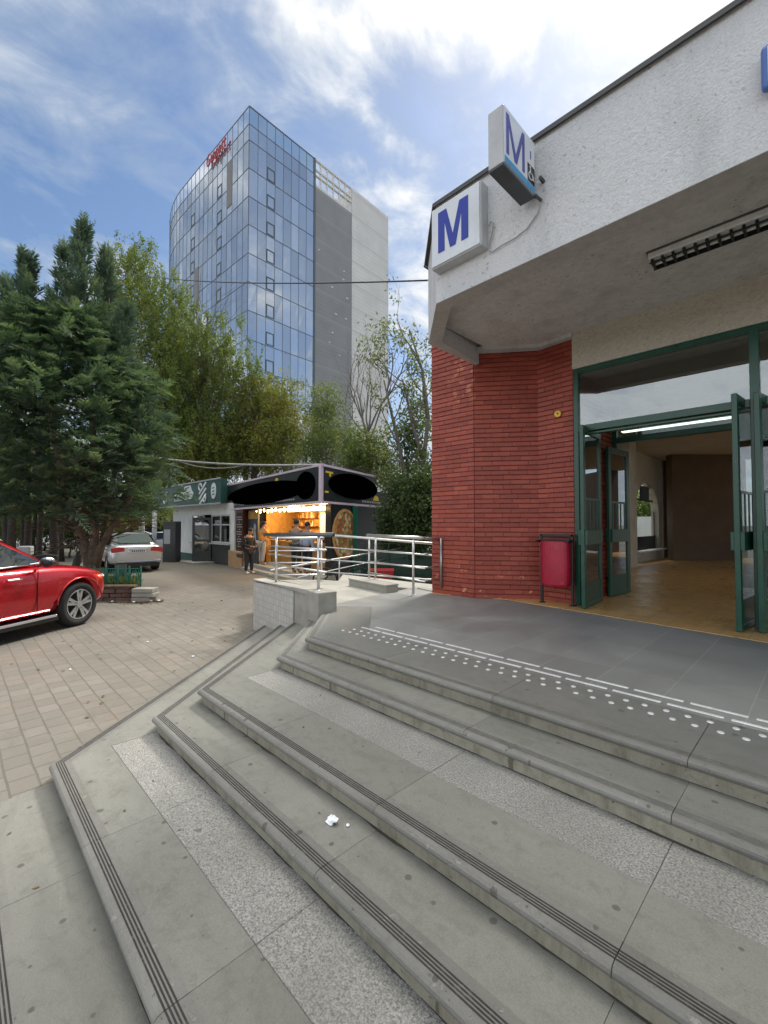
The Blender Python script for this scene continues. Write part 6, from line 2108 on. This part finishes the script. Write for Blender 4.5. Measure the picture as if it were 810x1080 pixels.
for i, (d, px, r_) in enumerate(spec):
    b = polar(d, px, gz(5))
    yy = 500 + (i % 3) * 12
    bl = VB(b, [(px - 14, 488, 40, 40, 0), (px + 18, 500, 36, 34, .5)])
    tree('dark_tree', ['dark slim tree trunk under shade nearest the left edge, above the red roofline', 'second dark trunk from the left edge, straight and thin', 'leaning dark trunk just left of the scooter', 'thicker dark trunk right behind the scooter', 'pale gap trunk at the very left edge behind the others', 'thin dark trunk between the first two, farther back', 'far thin trunk left of the forked conifer trunk', 'farthest thin trunk in the middle of the dark row'][i], b, 5, (rb.uniform(-.2, .5), 0), bl, 'deep' if i % 2 else 'mid', 'bark_dark', r_, 120, 40, .16, .08, .6, 'tree', 'dark trunks behind the red car', 80 + i, 2, .25, 3.0)
for i, (px, d, y, hw, hh, mt) in enumerate(((20, 26, 555, 36, 16, 'mid'), (75, 24, 558, 30, 16, 'deep'), (125, 30, 545, 34, 14, 'gold'), (160, 36, 535, 40, 18, 'birch'), (-20, 22, 540, 34, 30, 'mid'))):
    b = polar(d, px, gz(8)); bl = VB(b, [(px, y, hw, hh, 0)])
    tree('shrub', ['low green shrub far behind the first dark trunks', 'dark shrub behind the scooter and conifer trunk', 'golden shrub far beyond the silver sedan', 'yellow green shrub behind the white posts', 'shrub at the extreme left edge above the red roof'][i], b, 2, (0, 0), bl, mt, 'bark_dark', .05, 120, 46, .16, .08, .55, 'shrub', None, 110 + i, 2, .2, .6)
for i, (px, d, items, mt) in enumerate(((150, 42, [(140, 500, 50, 44, 0), (180, 520, 40, 30, 0)], 'birch'), (40, 40, [(30, 480, 60, 60, 0), (80, 500, 40, 40, 0)], 'mid'))):
    b = polar(d, px, gz(20)); bl = VB(b, items)
    tree('backdrop_tree', ['yellow green tree far behind the sedan, above the pale building', 'green tree far behind the dark trunks at left'][i], b, 6, (0, 0), bl, mt, 'bark_dark', .2, 330, 44, .26, .12, 1.0, 'tree', None, 130 + i, 2, .25, 3)

# ------------------------------------------------------------------ people at the kiosk
MAT['skin'] = plain('skin', (.36, .2, .14), .6, var=.08)
MAT['hair'] = plain('dark hair', (.018, .013, .011), .6, var=.3)
MAT['cloth_black'] = plain('black jacket', (.014, .015, .018), .85, var=.3, scale=12)
MAT['cloth_navy'] = plain('dark trousers', (.02, .022, .03), .85, var=.3, scale=12)
MAT['cloth_orange'] = plain('orange yellow shirt', (.52, .24, .04), .85, var=.15, scale=12)
MAT['cloth_grey'] = plain('light grey trousers', (.36, .35, .34), .85, var=.15, scale=12)
MAT['cloth_olive'] = plain('grey green hoodie', (.13, .14, .12), .85, var=.2, scale=12)
MAT['cloth_blue'] = plain('pale blue shirt', (.32, .38, .5), .85, var=.12, scale=12)
MAT['shoe_white'] = plain('white trainers', (.7, .7, .7), .6)


def skin_mesh(name, verts, edges, radii, mat, parent, sub=2):
    me = bpy.data.meshes.new(name)
    me.from_pydata(verts, edges, [])
    o = bpy.data.objects.new(name + '_tmp', me); COL.objects.link(o)
    o.modifiers.new('skin', 'SKIN'); md = o.modifiers.new('sub', 'SUBSURF'); md.levels = sub; md.render_levels = sub
    for i, r_ in enumerate(radii):
        sv = me.skin_vertices[0].data[i]
        rr_ = r_ if isinstance(r_, tuple) else (r_, r_)
        sv.radius = rr_; sv.use_root = (i == 0)
    bpy.context.view_layer.update()
    m2 = bpy.data.meshes.new_from_object(o.evaluated_get(bpy.context.evaluated_depsgraph_get()))
    m2.name = name
    bpy.data.objects.remove(o)
    m2.materials.clear(); m2.materials.append(MAT[mat]); m2.shade_smooth()
    r2 = bpy.data.objects.new(name, m2); COL.objects.link(r2); r2.parent = parent
    return r2


def person(label, loc, face, h, top, legs, shoes='shoe_white', lean=.0, arms='front', stride=.12, headturn=0.0, nod=.0):
    """standing figure; local +X is forward"""
    t = thing('person', label, 'person', loc, face)
    k = h / 1.75
    def P_(x, y, z): return (x * k + lean * max(0, z - .9) * k, y * k, z * k)
    V = [P_(0, 0, .95), P_(0, 0, 1.12), P_(.0, 0, 1.30), P_(-.01, 0, 1.44), P_(.0, 0, 1.52)]
    Rr = [(.125, .15), (.115, .14), (.125, .165), (.085, .12), .052]
    Ed = [(0, 1), (1, 2), (2, 3), (3, 4)]
    hx = .03 + nod
    V += [P_(hx, 0, 1.60), P_(hx + .015 + nod * .4, 0, 1.685), P_(hx + .005, 0, 1.735)]; Rr += [.083, .092, .055]; Ed += [(4, 5), (5, 6), (6, 7)]
    V += [P_(hx + .105, 0, 1.635)]; Rr += [.016]; Ed += [(6, 8)]         # nose
    for s in (1, -1):
        V += [P_(hx - .005, s * .092, 1.65)]; Rr += [.018]; Ed += [(6, len(V) - 1)]   # ears
    legi, armi = {}, {}
    for s in (1, -1):
        b = len(V)
        f = stride * s
        V += [P_(0, s * .10, .88), P_(f * .35 + .02, s * .105, .50), P_(f * .6 - .02, s * .11, .10), P_(f * .6 + .05, s * .115, .045), P_(f * .6 + .17, s * .125, .04)]
        Rr += [.092, .062, .042, .042, .036]; Ed += [(0, b), (b, b + 1), (b + 1, b + 2), (b + 2, b + 3), (b + 3, b + 4)]; legi[s] = b
        b = len(V)
        if arms == 'front': pts = [(0, .19, 1.40), (.02, .25, 1.12), (.24, .13, 1.06), (.31, .09, 1.08)]
        elif arms == 'counter': pts = [(0, .19, 1.40), (.10, .25, 1.14), (.36, .18, 1.12), (.44, .16, 1.12)]
        else: pts = [(0, .19, 1.40), (-.02, .24, 1.12), (.05, .24, .87), (.07, .235, .79)]
        V += [P_(x, s * y, z) for x, y, z in pts]; Rr += [.06, .045, .034, .03]
        Ed += [(3, b), (b, b + 1), (b + 1, b + 2), (b + 2, b + 3)]; armi[s] = b
        # fingers
        a, w = Vector(V[b + 2]), Vector(V[b + 3]); d = (w - a).normalized(); sd = Vector((0, 0, 1)).cross(d)
        sd = sd.normalized() if sd.length > .1 else Vector((0, 1, 0))
        for q, (off, ln) in enumerate(((-.027, .06), (-.009, .075), (.009, .07), (.027, .055))):
            e = len(V); p0 = w + d * .035 + sd * off * 1.0
            V += [tuple(p0), tuple(p0 + d * ln * .5 + Vector((0, 0, -.012))), tuple(p0 + d * ln * .8 + Vector((0, 0, -.035)))]; Rr += [.011, .009, .008]
            Ed += [(b + 3, e), (e, e + 1), (e + 1, e + 2)]
        e = len(V); V += [tuple(w - sd * .03 * s + d * .01), tuple(w - sd * .055 * s + d * .035)]; Rr += [.012, .009]; Ed += [(b + 3, e), (e, e + 1)]
    skin_mesh('body', V, Ed, Rr, 'skin', t)
    def sub_chain(name, idx_edges, grow, mat, ends=None):
        ids = sorted({i for e in idx_edges for i in e}, key=lambda i: (i != idx_edges[0][0], i))
        mp = {i: n_ for n_, i in enumerate(ids)}
        vs = [V[i] for i in ids]; rs = []
        for i in ids:
            r_ = Rr[i]; r_ = r_ if isinstance(r_, tuple) else (r_, r_)
            rs.append((r_[0] + grow, r_[1] + grow))
        skin_mesh(name, vs, [(mp[a], mp[b]) for a, b in idx_edges], rs, mat, t)
    te = [(0, 1), (1, 2), (2, 3)]
    for s in (1, -1): te += [(3, armi[s]), (armi[s], armi[s] + 1), (armi[s] + 1, armi[s] + 2)]
    sub_chain('jacket', te, .022, top)
    le = []
    for s in (1, -1): le += [(0, legi[s]), (legi[s], legi[s] + 1), (legi[s] + 1, legi[s] + 2)]
    sub_chain('trousers', le, .018, legs)
    for s in (1, -1):
        b = legi[s]
        skin_mesh('shoe', [V[b + 3], V[b + 4]], [(0, 1)], [(.052, .05), (.045, .042)], shoes, t, 2)
    hd_ = Vector(V[6])
    m = MB(); m.ball(hd_ + Vector((-.022, 0, .022)) * k, .108 * k, 14, 8, (1.0, .93, .95))
    m.build('hair', 'hair', t, smooth=True, world=False)
    # eyes and mouth
    m = MB()
    for s in (1, -1): m.ball(hd_ + Vector((.087, .034 * s, -.018)) * k, .011 * k, 6, 4)
    m.build('eyes', 'hair', t, world=False)
    m = MB(); m.ball(hd_ + Vector((.08, 0, -.10)) * k, .02 * k, 8, 4, (.5, 1, .3)); m.build('mouth', plain('lips', (.3, .1, .09), .5), t, world=False)
    return t


toK = math.atan2(E2.y, E2.x)
p1 = polar(16.6, 263, 0); person('standing customer in black jacket, dark trousers and white shoes, looking down at their hands', Vector((p1.x, p1.y, gz(p1.y))), math.atan2(-E1.y, -E1.x) + R(20), 1.68, 'cloth_black', 'cloth_navy', nod=.045, arms='front', stride=.06)
p2_ = polar(17.6, 276.5, 0); person('customer in orange shirt and light grey trousers leaning towards the lit counter', Vector((p2_.x, p2_.y, FZ)), toK - R(10), 1.70, 'cloth_orange', 'cloth_grey', 'shoe_white', lean=.12, arms='counter', stride=.05)
p3_ = polar(14.6, 312.5, 0); person('customer in grey green hoodie at the counter, left of the blue shirt', Vector((p3_.x, p3_.y, FZ)), toK + R(8), 1.74, 'cloth_olive', 'cloth_navy', 'black', arms='counter', stride=.05)
p4_ = polar(14.2, 324, 0); person('customer in pale blue shirt at the counter, nearest the kiosk corner', Vector((p4_.x, p4_.y, FZ)), toK - R(6), 1.66, 'cloth_blue', 'cloth_navy', 'black', arms='side', stride=.04)

# garden wall and bush seen through the arched hall window
m = MB(); m.box((-13, 24.0, gz(24) - .3), (2, 24.2, 1.5)); tag(m.build('garden_wall', 'shop_white'), 'white garden wall seen through the arched window of the dark hall', 'wall')
b = Vector((-6.4, 26.2, gz(26)))
tree('garden_bush', 'green bush above the white wall seen through the arched hall window', b, 3, (0, 0), [(0, 0, 3.0, 1.6, 1.5), (1.6, 0, 3.2, 1.5, 1.5), (-1.8, 0, 2.9, 1.5, 1.4)], 'birch', 'bark_dark', .06, 160, 44, .2, .1, .6, 'bush', None, 150, 2, .2, 1.0)

# dry leaves blown over the plaza
n = 120
px_ = RNG.uniform(0, 300, n); dp = RNG.uniform(3.5, 14, n)
c = np.array([tuple(polar(d, p, 0)) for p, d in zip(px_, dp)])
ok = (c[:, 0] < -4.2) & ~((c[:, 1] + 1.1 * (c[:, 0] + 3.7)) > 0.2)
c = c[ok]; n = len(c)
c[:, 2] = [gz(y) + .012 for y in c[:, 1]]
dirs = np.column_stack([RNG.normal(0, 1, n), RNG.normal(0, 1, n), RNG.normal(.05, .1, n)])
gr = place_mesh('fallen_leaves', leaf_quads(c, dirs, np.array([0, 0, 1.0]) + RNG.normal(0, .3, (n, 3)), RNG.uniform(.03, .07, n), RNG.uniform(.02, .04, n)), n, RNG.random(n), 'leaf_dry'); gr['kind'] = 'stuff'; gr['label'] = 'scattered dry leaves on the paved plaza'

b = Vector((-11.5, 31.0, gz(31)))
tree('backdrop_tree', 'broad green tree beyond the garden wall, behind the metro entrance', b, 7, (.2, .2), [(0, 0, 4.6, 2.6, 2.0), (2.4, .5, 3.8, 2.2, 1.8), (-2.2, .4, 3.6, 2.2, 1.8), (.4, 0, 6.2, 1.6, 1.3)], 'mid', 'bark_grey', .2, 330, 44, .22, .1, .8, 'tree', None, 170, 3, .25, 3)
